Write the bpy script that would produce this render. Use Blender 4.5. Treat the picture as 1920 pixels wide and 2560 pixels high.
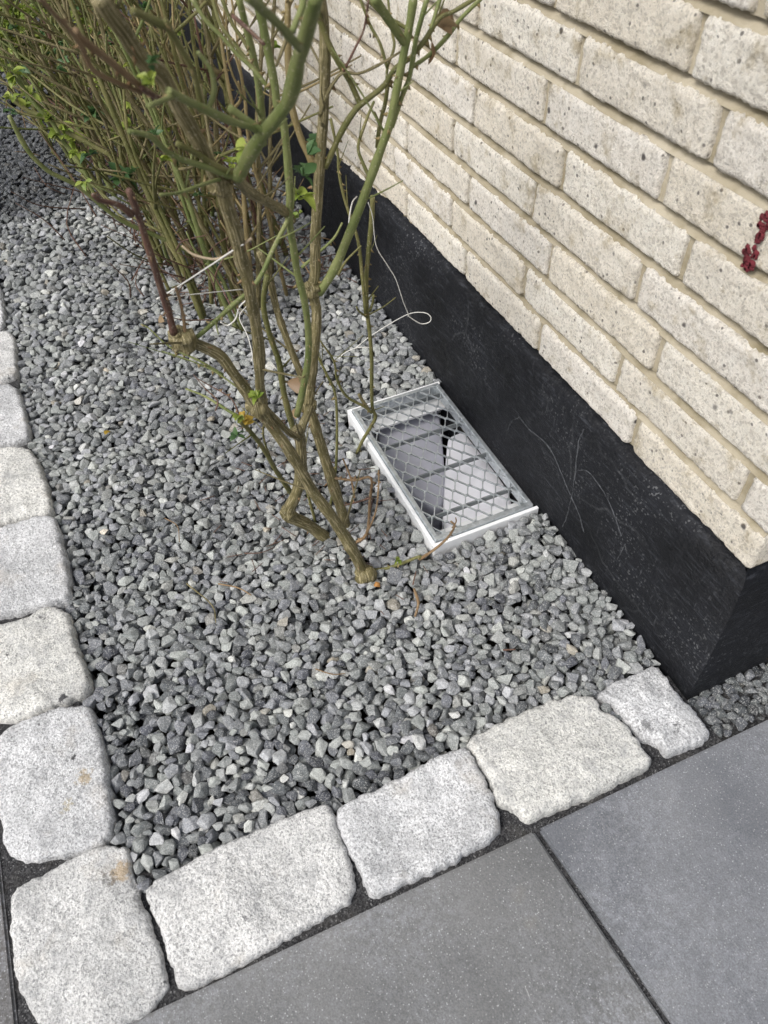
import bpy, bmesh, math, random
import numpy as np
from mathutils import Vector, Matrix, noise

random.seed(7); np.random.seed(7)
rng = np.random.default_rng(11)
scene = bpy.context.scene
for o in list(bpy.data.objects): bpy.data.objects.remove(o)
COL = scene.collection

# ------------------------------------------------------------------ camera, sky, sun, exposure
# World: +X runs along the wall away from the camera, +Y out from the wall into the garden, Z up. Metres.
cam_d = bpy.data.cameras.new('camera'); cam = bpy.data.objects.new('camera', cam_d); COL.objects.link(cam)
right = Vector((-.40473, -.91381, -.03392)); down = Vector((-.67414, .32323, -.66413)); fwd = Vector((.61785, -.24592, -.74685))
m = Matrix((( right.x, -down.x, -fwd.x, 0), (right.y, -down.y, -fwd.y, 0), (right.z, -down.z, -fwd.z, 0), (0, 0, 0, 1)))
cam.matrix_world = Matrix.Translation((0, .57447, .95903)) @ m
cam_d.sensor_fit = 'VERTICAL'; cam_d.sensor_height = 36; cam_d.lens = 36 * .7428
cam_d.clip_start = .02; cam_d.clip_end = 500
cam_d.dof.use_dof = True; cam_d.dof.focus_distance = 1.2; cam_d.dof.aperture_fstop = 9
scene.camera = cam

SUN_EL, SUN_AZ = math.radians(50), math.radians(106)     # azimuth measured from +X towards +Y
world = bpy.data.worlds.new('World'); scene.world = world; world.use_nodes = True
wn = world.node_tree.nodes; wl = world.node_tree.links
sky = wn.new('ShaderNodeTexSky'); sky.sky_type = 'NISHITA'; sky.sun_disc = False
sky.sun_elevation = SUN_EL; sky.sun_rotation = math.radians(90) - SUN_AZ
sky.air_density = 1.0; sky.dust_density = 4.0; sky.ozone_density = 1.0
hs = wn.new('ShaderNodeHueSaturation'); hs.inputs['Saturation'].default_value = .42     # thin bright cloud cover
wl.new(sky.outputs[0], hs.inputs['Color']); wl.new(hs.outputs[0], wn['Background'].inputs[0])
wn['Background'].inputs[1].default_value = .12
sun_d = bpy.data.lights.new('sun', 'SUN'); sun_d.energy = 1.5; sun_d.angle = math.radians(22); sun_d.color = (1, .965, .915)
sun = bpy.data.objects.new('sun', sun_d); COL.objects.link(sun)
sd = Vector((math.cos(SUN_EL)*math.cos(SUN_AZ), math.cos(SUN_EL)*math.sin(SUN_AZ), math.sin(SUN_EL)))
sun.rotation_euler = sd.to_track_quat('Z', 'Y').to_euler(); sun.location = sd * 10
vs = scene.view_settings; vs.view_transform = 'Standard'; vs.look = 'None'; vs.gamma = 1; vs.exposure = .48; vs.use_curve_mapping = False

# ------------------------------------------------------------------ measured outlines (metres)
COBBLES = {
  'corner': [(.4206,.9014), (.4323,.8937), (.4319,.8712), (.4361,.8491), (.4394,.8213), (.4372,.7939), (.4268,.7678), (.4174,.7634), (.4037,.7653), (.3874,.7672), (.3697,.762), (.3539,.7663), (.3317,.7584), (.313,.7571), (.2909,.7528), (.2765,.7535), (.2619,.753), (.2538,.7612), (.2483,.775), (.2441,.7883), (.2439,.8055), (.2427,.8227), (.2506,.8502), (.2679,.8739), (.2877,.8882), (.3071,.8956), (.3293,.903), (.3524,.9056), (.3745,.9046), (.3949,.9039)],
  'F1': [(.3622,.7546), (.368,.7492), (.3712,.7347), (.3719,.7207), (.374,.7033), (.3764,.68), (.3774,.6596), (.3762,.6308), (.3777,.6007), (.3753,.5684), (.374,.5383), (.3719,.5267), (.3648,.5217), (.346,.5214), (.3226,.5231), (.2999,.5247), (.2785,.5275), (.2642,.5328), (.2564,.5394), (.2539,.5633), (.2525,.5891), (.2511,.6145), (.2509,.6364), (.2474,.6618), (.2471,.6857), (.2469,.7092), (.2457,.7224), (.2477,.7347), (.2529,.7411), (.2718,.743), (.2928,.7459), (.3128,.7453), (.3302,.7493), (.3481,.7535)],
  'F2': [(.3522,.519), (.3604,.5095), (.3608,.4686), (.363,.4162), (.368,.3608), (.3652,.3352), (.3529,.3282), (.3263,.3292), (.2979,.3317), (.2767,.3338), (.2578,.3394), (.2512,.3514), (.2465,.3604), (.2485,.3969), (.2459,.4228), (.2457,.4411), (.2478,.4701), (.2475,.4938), (.2487,.5108), (.2552,.5168), (.2737,.5148), (.2973,.5168), (.3229,.5214), (.341,.5215)],
  'F3': [(.3647,.3273), (.3713,.3187), (.3738,.2931), (.3766,.2599), (.3753,.2249), (.3725,.1904), (.3665,.1611), (.3573,.1413), (.344,.1374), (.3347,.1456), (.3228,.1318), (.3068,.1249), (.2901,.1277), (.2752,.1259), (.2599,.1265), (.2511,.1259), (.2436,.1351), (.2422,.1573), (.2444,.1835), (.2443,.2008), (.2441,.2248), (.2463,.2503), (.2473,.2763), (.2471,.2961), (.2481,.3069), (.2571,.3113), (.2638,.3122), (.2746,.3223), (.2881,.3277), (.3058,.3242), (.3253,.3234), (.3464,.3253)],
  'F4': [(.3519,.1338), (.3565,.1231), (.3603,.0978), (.3602,.0635), (.3607,.0319), (.3433,.0316), (.3213,.035), (.298,.0342), (.2793,.034), (.2571,.0332), (.245,.0339), (.2429,.0523), (.244,.0771), (.2469,.1021), (.2538,.1022), (.2666,.0997), (.2716,.1105), (.2818,.1174), (.2963,.1178), (.315,.1189), (.3327,.1211), (.3451,.1274)],
  'L1': [(.6196,.8988), (.6417,.8921), (.6486,.8702), (.6494,.8363), (.6459,.8024), (.6365,.7805), (.6255,.7715), (.608,.7713), (.5854,.7702), (.5598,.7691), (.5307,.7706), (.5066,.772), (.4831,.7732), (.4632,.7751), (.4469,.7798), (.4397,.7879), (.441,.8128), (.4496,.8446), (.4609,.8759), (.4732,.8963), (.491,.9028), (.5156,.9033), (.5548,.9055)],
  'L2': [(.8305,.9152), (.8376,.9014), (.8308,.8751), (.8233,.8339), (.8296,.8236), (.831,.8007), (.8169,.7845), (.7989,.7761), (.773,.7772), (.743,.7756), (.7135,.7728), (.6909,.7692), (.667,.7685), (.659,.7769), (.6564,.7932), (.6567,.8141), (.6578,.8346), (.6567,.8571), (.6618,.8793), (.6733,.9075), (.6991,.927), (.7705,.9256)],
  'L3': [(1.0315,.92), (1.0414,.901), (1.0328,.8571), (1.0324,.8157), (1.0259,.7805), (1.0099,.7688), (.9719,.7672), (.9402,.7671), (.9046,.7656), (.8756,.7669), (.8441,.7694), (.833,.7745), (.833,.7927), (.8384,.8122), (.8407,.8292), (.8432,.8543), (.8489,.8803), (.8597,.9132), (.8859,.925), (.9543,.9245)],
  'L4': [(1.2339,.9123), (1.2421,.8875), (1.2309,.8394), (1.2248,.8069), (1.2057,.7875), (1.1716,.7783), (1.1324,.7757), (1.0927,.772), (1.0535,.7715), (1.0323,.7743), (1.0287,.7886), (1.0365,.8099), (1.0425,.8343), (1.047,.8558), (1.0589,.8998), (1.0827,.9208), (1.1544,.9206)],
  'L5': [(1.4477,.9003), (1.4523,.8734), (1.4346,.8212), (1.4284,.8019), (1.4006,.7885), (1.3416,.7868), (1.2867,.7851), (1.2545,.7844), (1.2406,.7994), (1.2437,.8258), (1.248,.8461), (1.258,.8865), (1.2871,.9093), (1.3667,.9091)],
  'L6': [(1.6422,.8894), (1.6484,.8603), (1.6296,.8037), (1.6267,.7865), (1.5979,.7786), (1.5331,.7813), (1.4589,.7861), (1.4537,.7995), (1.4536,.8195), (1.4682,.8724), (1.5038,.8971), (1.5729,.897)],
  'L7': [(1.8799,.8812), (1.8792,.8448), (1.8551,.7888), (1.7712,.788), (1.6705,.7922), (1.6555,.8014), (1.6689,.8589), (1.6982,.8862), (1.8001,.8866)],
}
CANES = [
  ('a','bark',[(.6867,.3416,-.0106,.0107), (.6869,.3435,.0136,.0105), (.6887,.3516,.0558,.0102), (.692,.3658,.1066,.0098), (.6952,.3815,.1592,.0093), (.6989,.401,.2137,.0089), (.7006,.4141,.2634,.0086), (.7019,.4247,.3022,.0083), (.7037,.4409,.3471,.008), (.7044,.4493,.3718,.0078), (.7049,.4573,.3955,.0076), (.7056,.4695,.431,.0074), (.7059,.4784,.4556,.0073), (.707,.4965,.474,.0071), (.7077,.5113,.4847,.007), (.7077,.5173,.4954,.007)]),
  ('a','bark',[(.7079,.4428,.3509,.0069), (.6992,.4426,.4003,.0068), (.6927,.4405,.4327,.0068), (.683,.4383,.4784,.0068), (.6706,.439,.5352,.0068), (.6634,.4407,.5665,.0067), (.6582,.4442,.5892,.0067), (.6509,.4459,.6172,.0067), (.6447,.4498,.6414,.0067), (.6369,.454,.6691,.0067), (.6343,.4578,.6789,.0067), (.6265,.4645,.7046,.0068), (.6201,.4713,.7246,.0068), (.6128,.4792,.7457,.0068), (.6035,.4868,.77,.0068), (.6001,.4949,.777,.0068), (.5939,.5018,.7912,.0068), (.5886,.5065,.8027,.0069), (.583,.5124,.814,.0069), (.5772,.5171,.8254,.0069)]),
  ('a','redbark',[(.7078,.5192,.4959,.0044), (.7024,.5191,.5187,.0042), (.6976,.5195,.5379,.0041), (.6865,.5211,.5795,.0039), (.6755,.5227,.6176,.0036), (.6666,.5238,.6463,.0034), (.6582,.5261,.6713,.0033)]),
  ('a','redbark',[(.6635,.5292,.6475,.0034), (.6583,.5381,.6612,.0028), (.6526,.5516,.6707,.0022), (.6497,.5555,.6777,.0019)]),
  ('a','green',[(.7067,.5056,.4823,.0029), (.7103,.4935,.4837,.0029), (.7166,.4726,.491,.0029), (.7238,.4464,.5012,.0029), (.7289,.4254,.5094,.0029), (.7344,.4079,.5232,.0029), (.7398,.3948,.5381,.0029), (.7478,.3732,.5607,.0029), (.7511,.364,.5703,.0029)]),
  ('a','green',[(.7135,.4782,.4228,.0016), (.7274,.4987,.4398,.0014), (.7432,.5249,.457,.0011), (.755,.5391,.4777,.0009), (.7595,.5465,.4836,.0008)]),
  ('a','green',[(.7214,.4628,.3913,.0014), (.7427,.4844,.4103,.0012), (.7628,.5099,.4224,.0009), (.7789,.5325,.4305,.0007)]),
  ('a','tan',[(.707,.5091,.4857,.0021), (.7029,.506,.512,.0019), (.6989,.5051,.5375,.0018), (.6966,.506,.5526,.0017)]),
  ('a','green',[(.7516,.4615,.3204,.0027), (.7655,.4725,.3237,.0024), (.7964,.4958,.3354,.0017), (.8179,.5155,.3398,.0013)]),
  ('a','redbark',[(.7521,.4652,.328,.0012), (.7652,.4685,.3454,.001), (.7803,.4829,.3555,.0008), (.7965,.4995,.3656,.0006)]),
  ('a','redbark',[(.7556,.4925,.3423,.0012), (.7638,.4861,.3497,.0011), (.7798,.4949,.3602,.0008), (.7968,.5029,.3728,.0006)]),
  ('a','bark',[(.7832,.3633,-.0083,.0115), (.7825,.3754,.014,.0112), (.7808,.3958,.0509,.0108), (.7792,.4176,.08,.0104), (.7777,.4225,.0955,.0102), (.7684,.4096,.1343,.0097), (.759,.3998,.1767,.0092), (.7504,.3957,.2226,.0087), (.7424,.3946,.2664,.0083), (.7391,.3973,.2881,.008)]),
  ('a','bark',[(.7244,.4003,.2838,.0049), (.7212,.4127,.3018,.0047), (.7145,.4286,.337,.0043), (.7076,.4412,.3694,.004)]),
  ('a','bark',[(.7489,.3953,.2539,.007), (.7591,.3853,.2706,.0067), (.7664,.3741,.2819,.0065), (.7725,.3665,.2918,.0063)]),
  ('a','green',[(.6396,.4584,.6687,.0052), (.6359,.4505,.6766,.005), (.6303,.4375,.6771,.0047)]),
  ('a','green',[(.6259,.441,.6766,.0057), (.619,.4374,.6846,.0057), (.6063,.4325,.7,.0056), (.5869,.4243,.721,.0055), (.5668,.4158,.7401,.0054), (.5536,.4112,.7525,.0053), (.5393,.4097,.7683,.0052), (.5216,.41,.7881,.0051), (.5059,.4097,.8038,.0049), (.4896,.41,.8194,.0048), (.4725,.411,.8347,.0047)]),
  ('a','green',[(.4955,.4167,.803,.003), (.4722,.4341,.8228,.003), (.4522,.4488,.8376,.003), (.4354,.4606,.8488,.003)]),
  ('a','green',[(.5808,.4239,.724,.0029), (.5811,.4252,.7267,.003), (.584,.4367,.7365,.0031), (.5862,.4464,.7451,.0033)]),
  ('a','green',[(.5822,.4295,.7272,.0029), (.5802,.4351,.7316,.003), (.5757,.4479,.7389,.003), (.569,.4635,.7506,.0031), (.562,.4775,.7617,.0032), (.5545,.4906,.7732,.0032), (.5536,.4898,.7727,.0032)]),
  ('a','green',[(.5535,.4896,.7705,.002), (.5456,.4981,.7717,.0019), (.5359,.5081,.7735,.0019)]),
  ('a','olive',[(.5702,.4683,.7551,.0021), (.568,.4691,.7622,.0021), (.5638,.4706,.7751,.0022), (.5597,.4737,.7877,.0023), (.555,.4795,.8017,.0025), (.5514,.484,.8119,.0026), (.5508,.4865,.8123,.0026), (.5477,.4963,.8188,.0027), (.5454,.5033,.8234,.0028)]),
  ('a','green',[(.5696,.4652,.7523,.0019), (.5693,.4635,.7545,.0019), (.5683,.4583,.7641,.0019), (.5681,.4577,.7754,.0019), (.5688,.4609,.7831,.0018), (.5695,.4645,.7886,.0018)]),
  ('a','green',[(.6259,.441,.6766,.0032), (.6233,.4528,.6832,.0031), (.62,.464,.6917,.003), (.6145,.4824,.7034,.0028), (.6099,.4942,.714,.0026), (.6069,.4988,.7214,.0026), (.6028,.5059,.731,.0025), (.5975,.5193,.7383,.0023)]),
  ('a','olive',[(.6259,.4408,.6776,.0032), (.6219,.4585,.6918,.003), (.6178,.4714,.7055,.0028), (.6135,.4851,.7172,.0026)]),
  ('a','green',[(.6287,.4547,.6764,.0019), (.6257,.4603,.6779,.0019), (.6163,.4774,.6806,.0017), (.6063,.494,.6835,.0015), (.5964,.5091,.6897,.0014)]),
  ('a','bark',[(.6266,.4442,.68,.0051), (.6686,.4251,.645,.0054), (.6967,.4087,.6213,.0056), (.714,.3969,.6071,.0057), (.7517,.37,.5736,.0059), (.7706,.3595,.5536,.006)]),
  ('a','tan',[(.576,.5063,.7686,.0019), (.5624,.5221,.7819,.0018), (.5526,.5321,.7912,.0018), (.5465,.5359,.7981,.0018), (.5347,.5387,.8125,.0018), (.5239,.543,.8242,.0018), (.5129,.5485,.835,.0017), (.4996,.555,.8469,.0017)]),
  ('a','tan',[(.5754,.5018,.768,.0026), (.5667,.5123,.7817,.0026), (.5599,.5196,.7917,.0026), (.5514,.5285,.8033,.0026), (.5428,.5368,.8143,.0026), (.5388,.5389,.8199,.0025)]),
  ('a','redbark',[(.5843,.4927,.7584,.0025), (.5723,.5022,.7691,.002), (.566,.5067,.7747,.0018)]),
  ('b','bark',[(.7925,.3291,-.005,.0101), (.794,.3311,.0296,.0098), (.7977,.3386,.0864,.0094), (.8012,.3452,.1437,.0091), (.8045,.3514,.197,.0087), (.8073,.3562,.243,.0084), (.8084,.3584,.2596,.0083), (.8078,.3505,.305,.008), (.8071,.3438,.3367,.0079), (.8065,.3355,.3819,.0076), (.8065,.3316,.4107,.0074), (.8084,.3339,.4389,.0073), (.8076,.3284,.4579,.0072), (.8079,.3253,.4859,.0071), (.8079,.3187,.5299,.0068), (.8076,.3098,.5786,.0066), (.8076,.3032,.6164,.0064), (.8077,.2972,.6519,.0063), (.8084,.2917,.6918,.0061), (.81,.289,.7291,.006), (.8115,.2897,.7457,.0059)]),
  ('b','green',[(.8028,.3272,.4345,.0066), (.7976,.3111,.4578,.0064), (.794,.3003,.4782,.0063), (.7902,.2896,.503,.0061), (.7842,.2733,.5403,.0059), (.7794,.2611,.5714,.0056), (.7739,.2479,.6071,.0054), (.77,.2387,.6321,.0052), (.7673,.2325,.6602,.005), (.764,.2253,.6935,.0048), (.7615,.2198,.7185,.0047), (.7593,.2153,.7459,.0045)]),
  ('b','green',[(.7773,.3853,.2758,.0051), (.7716,.3731,.3223,.005), (.7658,.3626,.3709,.0049), (.7618,.3587,.417,.0049), (.7591,.3597,.4605,.0048), (.7576,.3641,.4989,.0047), (.7553,.3653,.532,.0047), (.7531,.3665,.5633,.0046), (.7496,.3631,.5933,.0046), (.7451,.3619,.6376,.0046), (.7423,.3625,.6671,.0045), (.7418,.3665,.6821,.0045), (.7399,.3668,.7006,.0045), (.7371,.3699,.7315,.0045), (.7348,.3723,.7557,.0045), (.7332,.3744,.7723,.0045)]),
  ('b','olive',[(.8763,.3691,.1528,.0051), (.8747,.3736,.1969,.005), (.8721,.3767,.2501,.0048), (.8688,.3768,.2992,.0046), (.8665,.3841,.3533,.0044), (.8631,.3858,.4025,.0042), (.8573,.3758,.4435,.004)]),
  ('b','bark',[(.8511,.3507,.2706,.0058), (.8524,.352,.2809,.0057), (.8595,.3609,.3307,.0055), (.8655,.3672,.3741,.0053), (.8694,.3695,.4061,.0052), (.8735,.3712,.4392,.0051), (.8779,.3761,.4661,.005)]),
  ('b','green',[(.872,.3516,.5949,.0044), (.8669,.3513,.6163,.0044), (.8586,.3512,.6502,.0043), (.8494,.3544,.6883,.0042), (.8421,.3591,.718,.0041), (.834,.3646,.749,.004)]),
  ('b','ochre',[(.8375,.3043,.5683,.0047), (.8407,.3087,.5844,.0046), (.845,.315,.604,.0045), (.8491,.3189,.6289,.0043), (.8514,.3192,.6468,.0042), (.8558,.3151,.6915,.0039), (.8584,.3099,.7228,.0037), (.8594,.3072,.7358,.0037)]),
  ('b','bark',[(.8057,.3037,.6394,.0025), (.8004,.2946,.6608,.0022), (.7963,.2871,.6731,.0021), (.7921,.2786,.681,.002), (.7857,.2655,.6794,.0018), (.776,.247,.6871,.0016), (.7651,.2278,.6987,.0013)]),
  ('b','redbark',[(.7916,.2788,.6819,.0016), (.7854,.2672,.7033,.0014), (.7807,.2589,.7195,.0013), (.7765,.254,.7462,.0011)]),
  ('b','olive',[(.8056,.3034,.5845,.004), (.8028,.2924,.6038,.0038), (.7999,.2818,.6225,.0036), (.7955,.2672,.6418,.0034), (.7915,.2551,.651,.0033), (.7852,.2375,.6639,.0031), (.7811,.2258,.6795,.003), (.7756,.2119,.6882,.0028), (.7702,.1984,.7031,.0027), (.7649,.1853,.7214,.0025), (.7591,.1726,.7271,.0023), (.7503,.1541,.7374,.0022)]),
  ('b','olive',[(.7952,.2604,.645,.0033), (.796,.2631,.651,.0033), (.7979,.2708,.6699,.0034), (.7999,.2784,.6841,.0034), (.802,.287,.7019,.0034), (.8032,.2938,.7215,.0034), (.8038,.298,.7366,.0035)]),
  ('b','green',[(.7691,.2367,.6276,.0027), (.7689,.2236,.6582,.0028), (.7684,.2171,.6709,.0028), (.7695,.2116,.6898,.0029), (.7708,.2069,.708,.0029), (.7717,.1948,.7393,.003)]),
  ('b','green',[(.763,.2232,.7062,.0045), (.7608,.228,.7113,.0046), (.7539,.24,.7258,.0047), (.7467,.2517,.7398,.0049), (.7377,.265,.7562,.005)]),
  ('b','green',[(.7788,.2097,.6775,.0025), (.7787,.1892,.6863,.0025), (.7795,.1693,.6989,.0025), (.7812,.1524,.7128,.0025), (.7817,.1284,.7282,.0025)]),
  ('b','olive',[(.7889,.232,.6783,.0019), (.7977,.2354,.699,.0018), (.8065,.242,.7145,.0018), (.8169,.2473,.7365,.0017)]),
  ('b','olive',[(.7893,.2331,.6661,.0017), (.7948,.2286,.6774,.0016), (.801,.218,.6928,.0016), (.8096,.217,.7062,.0015), (.8245,.2136,.7303,.0014)]),
  ('b','olive',[(.8127,.2369,.5905,.0023), (.8081,.2343,.6166,.0025), (.8023,.229,.6415,.0026), (.7975,.2269,.6681,.0028)]),
  ('b','bark',[(.8111,.2331,.6139,.002), (.8122,.2358,.6216,.0019), (.8133,.2384,.6285,.0017)]),
  ('b','green',[(.7524,.2009,.718,.0021), (.7542,.1955,.7278,.0022), (.7571,.1881,.7416,.0024)]),
  ('b','olive',[(.779,.2101,.7115,.0022), (.7851,.2183,.7163,.0022), (.796,.2335,.7258,.0022), (.8055,.2458,.7388,.0022)]),
  ('b','olive',[(.7735,.3703,.6995,.0023), (.7864,.3795,.7128,.0023), (.7967,.3861,.7243,.0022), (.8073,.3924,.7365,.0022), (.8201,.3929,.7559,.0021)]),
  ('b','green',[(.7526,.3697,.693,.002), (.7544,.3719,.6981,.002), (.7603,.3807,.7112,.0021), (.7661,.3909,.7222,.0021), (.7721,.4002,.7357,.0021), (.7786,.4113,.749,.0022), (.7847,.419,.7662,.0023)]),
  ('b','olive',[(.8696,.3424,.6573,.0023), (.8757,.3467,.6774,.0023), (.8831,.354,.6982,.0023), (.8889,.3614,.7122,.0023), (.8962,.3665,.7347,.0023)]),
  ('b','redbark',[(.675,.3892,.7536,.0018), (.6881,.3974,.7628,.0018), (.6999,.4056,.7705,.0018)]),
  ('b','bark',[(.6887,.3644,.7534,.0021), (.6895,.367,.7482,.0019), (.691,.3721,.7387,.0016), (.6923,.3766,.7308,.0014)]),
  ('b','green',[(.5728,.396,.7896,.0025), (.5772,.3913,.7937,.0026), (.5837,.3838,.7998,.0028), (.5889,.3805,.8046,.0029)]),
  ('a','olive',[(.9,.3848,-.0054,.0049), (.8735,.4091,.0886,.0044), (.8468,.4279,.1725,.004), (.8251,.4459,.2336,.0038), (.8117,.4583,.2679,.0036)]),
  ('a','olive',[(.9033,.4014,.0485,.0024), (.8755,.4165,.1345,.0021), (.8549,.4222,.1918,.0019), (.8355,.4182,.2371,.0017)]),
  ('a','olive',[(.8244,.3704,-.005,.0031), (.8258,.3752,.0576,.0029), (.8266,.3775,.1218,.0027), (.8269,.3776,.1727,.0025)]),
  ('b','olive',[(.8338,.3435,-.005,.0028), (.8507,.3168,.078,.0026), (.8719,.2994,.1623,.0024), (.8842,.2943,.2037,.0023), (.8965,.3001,.2318,.0022), (.912,.3086,.2651,.0021)]),
  ('a','olive',[(.6901,.3342,.0046,.0037), (.6835,.3132,.0005,.0035), (.6741,.2862,.0094,.0032), (.6626,.257,.0269,.0029), (.6609,.2528,.0224,.0029)]),
  ('a','tan',[(.6619,.2549,.0202,.0029), (.6477,.2373,.0512,.0025), (.6345,.2228,.0857,.0021), (.6265,.2162,.1173,.0018), (.6278,.2219,.13,.0017)]),
  ('a','tan',[(.6396,.2123,.0982,.0014), (.6371,.208,.1117,.0012), (.6375,.2087,.1213,.001)]),
  ('b','tan',[(.753,.3361,-.0023,.003), (.746,.3096,.0195,.0029), (.7458,.3006,.0916,.0025), (.7463,.2955,.1419,.0023), (.7559,.3182,.1388,.0022), (.7666,.3456,.1455,.0021)]),
  ('b','tan',[(.7021,.3252,.0748,.0018), (.7118,.3047,.105,.0016), (.7261,.292,.1421,.0015), (.7358,.2868,.1645,.0014)]),
  ('b','redbark',[(.7133,.3121,.138,.0017), (.7297,.3271,.1202,.0016), (.7444,.3416,.1058,.0014)]),
  ('b','tan',[(.7585,.32,.0975,.0018), (.7872,.3139,.1122,.0016), (.8193,.3132,.1267,.0015)]),
  ('b','redbark',[(.7454,.3128,-.0349,.0012), (.7475,.3073,.0168,.0011), (.7492,.294,.0943,.0011)]),
  ('e','olive',[(.9499,.244,-.005,.0034), (.9464,.2319,.0251,.0034), (.9415,.2161,.0563,.0035), (.9388,.2074,.0783,.0035), (.9411,.2117,.1008,.0035), (.9418,.2096,.1599,.0036), (.9422,.2074,.1997,.0037), (.9438,.2077,.2489,.0037), (.9459,.2095,.292,.0038), (.9467,.2071,.3424,.0039), (.946,.201,.3895,.004), (.9452,.1944,.4337,.0041), (.9452,.1912,.4674,.0041)]),
  ('e','olive',[(.9336,.2163,.2942,.0033), (.9403,.216,.3614,.003), (.9459,.2169,.409,.0028), (.9567,.228,.4652,.0025), (.9625,.2315,.502,.0023), (.9649,.2301,.5245,.0022), (.9719,.2335,.5673,.002)]),
  ('e','olive',[(.9337,.2163,.0948,.0032), (.9358,.2276,.1108,.003), (.9414,.2561,.1389,.0026), (.9415,.2703,.1815,.0023), (.9384,.2733,.2204,.0019), (.9388,.2934,.2682,.0015)]),
  ('e','bark',[(.9354,.2208,.1019,.0036), (.9386,.2294,.1225,.0033), (.9406,.2349,.1369,.0032)]),
  ('e','olive',[(.9407,.2068,.2907,.0026), (.934,.2039,.3078,.0024), (.9287,.2037,.3245,.0022)]),
  ('e','olive',[(.9426,.2116,.2803,.0022), (.9402,.2249,.2964,.0017), (.9382,.2284,.3056,.0015)]),
  ('e','olive',[(.9456,.1921,.4882,.0027), (.9563,.1991,.5108,.0026), (.9634,.2012,.5295,.0024), (.968,.1851,.5596,.0022), (.9702,.173,.5779,.002)]),
  ('e','green',[(.9423,.3052,.3906,.0028), (.942,.282,.4047,.0024), (.9412,.2546,.4221,.002), (.9422,.2395,.4414,.0017)]),
  ('e','olive',[(.9463,.2511,.3622,.0025), (.9416,.2377,.3842,.002), (.9339,.217,.4052,.0014)]),
  ('a','pale',[(.6949,.4903,.5936,.0012), (.6874,.4837,.5872,.0013), (.6773,.4716,.5844,.0014), (.6695,.4616,.5862,.0014), (.6586,.4487,.5963,.0015), (.6449,.4339,.6113,.0016)]),
]
STRINGS = [
  ('tie','s',[(.7183,.5254,.5323,.0013), (.7053,.5076,.5459,.0012), (.6775,.4739,.5757,.0012), (.6515,.4469,.6023,.0011), (.6466,.4419,.6064,.0011)]),
  ('tie','s',[(.7183,.5254,.5323,.0008), (.7359,.4943,.5179,.0008), (.7483,.4696,.5067,.0008), (.7661,.4279,.4893,.0008)]),
  ('tie','s',[(.7913,.4565,.4391,.0013), (.7902,.4495,.4328,.0013), (.7884,.4388,.4396,.0013), (.7871,.4315,.4546,.0013), (.7851,.4208,.4634,.0013)]),
  ('tie','s',[(.8246,.4144,.4304,.0009), (.8129,.4293,.4247,.0009), (.7929,.4277,.4105,.0009), (.7727,.4302,.395,.0009), (.7672,.4339,.3909,.0009)]),
  ('loop','s',[(.8079,.2797,.5042,.0013), (.8701,.2548,.4863,.0014), (.9395,.2237,.4679,.0015), (.972,.2045,.4576,.0016)]),
  ('loop','s',[(.9291,.2046,.468,.001), (.9319,.1981,.4446,.001), (.9398,.1914,.3957,.0011), (.9408,.175,.3609,.0011), (.9412,.1614,.3329,.0011), (.9439,.1488,.29,.0011), (.9451,.1386,.2599,.0011), (.9456,.139,.2583,.0011), (.9417,.1197,.2408,.0012), (.938,.1054,.2413,.0012), (.9386,.1027,.2495,.0012), (.9455,.1108,.2561,.0012), (.9614,.1317,.2503,.0012), (.9856,.1643,.2206,.0012), (1.0038,.1904,.1936,.0012), (1.0162,.2087,.1711,.0012)]),
  ('loop','s',[(.9781,.2516,.1903,.0012), (.9747,.2415,.2012,.0012), (.968,.2224,.2093,.0012), (.9588,.1981,.2085,.0012)]),
]
HEDGE_LONG = [
  ('h','green',[(1.5968,.3012,-.0483,.0052), (1.5953,.321,.0008,.0051), (1.5935,.3399,.0479,.005), (1.5913,.3505,.0864,.0049), (1.5894,.4234,.1529,.0047), (1.5842,.492,.2119,.0045), (1.575,.5425,.2894,.0044), (1.5703,.569,.3175,.0043), (1.566,.5919,.3396,.0042), (1.5605,.6097,.3732,.0041), (1.5554,.6178,.4075,.0041), (1.5493,.6221,.4497,.004)]),
  ('h','green',[(1.7473,.4781,.2025,.0052), (1.7559,.5171,.2179,.0051), (1.7604,.5233,.2427,.0051), (1.7671,.5324,.2788,.005), (1.7745,.5478,.3148,.0049), (1.7809,.554,.3484,.0048), (1.7888,.5751,.383,.0047), (1.7999,.592,.4361,.0046)]),
  ('h','olive',[(1.8947,.4327,.1911,.0056), (1.9085,.4537,.2116,.0055), (1.9476,.524,.2606,.0054), (1.9698,.5614,.2928,.0053), (1.9844,.592,.3085,.0052), (1.9996,.6165,.3323,.0051)]),
]
WHITE_LID = [(.9372,.0649), (.8574,.1103), (.7872,.1495), (.7444,.1736), (.7174,.1426), (.7123,.098), (.7241,.0447), (.7642,.0295), (.7997,.027), (.8322,.027), (.8637,.027), (.8941,.027), (.9234,.027), (.9417,.027), (.9445,.0327), (.9425,.0548)]
GREY_LID = [(1.0065,.1788), (1.0276,.1687), (1.0459,.1518), (1.0484,.1347), (1.0496,.0983), (1.0507,.0723), (1.0515,.0371), (1.0525,.027), (.9729,.0565), (.9003,.0889), (.8708,.1021), (.8163,.1315), (.8136,.1534), (.8461,.1703), (.8965,.1797), (.9578,.1822)]

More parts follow.
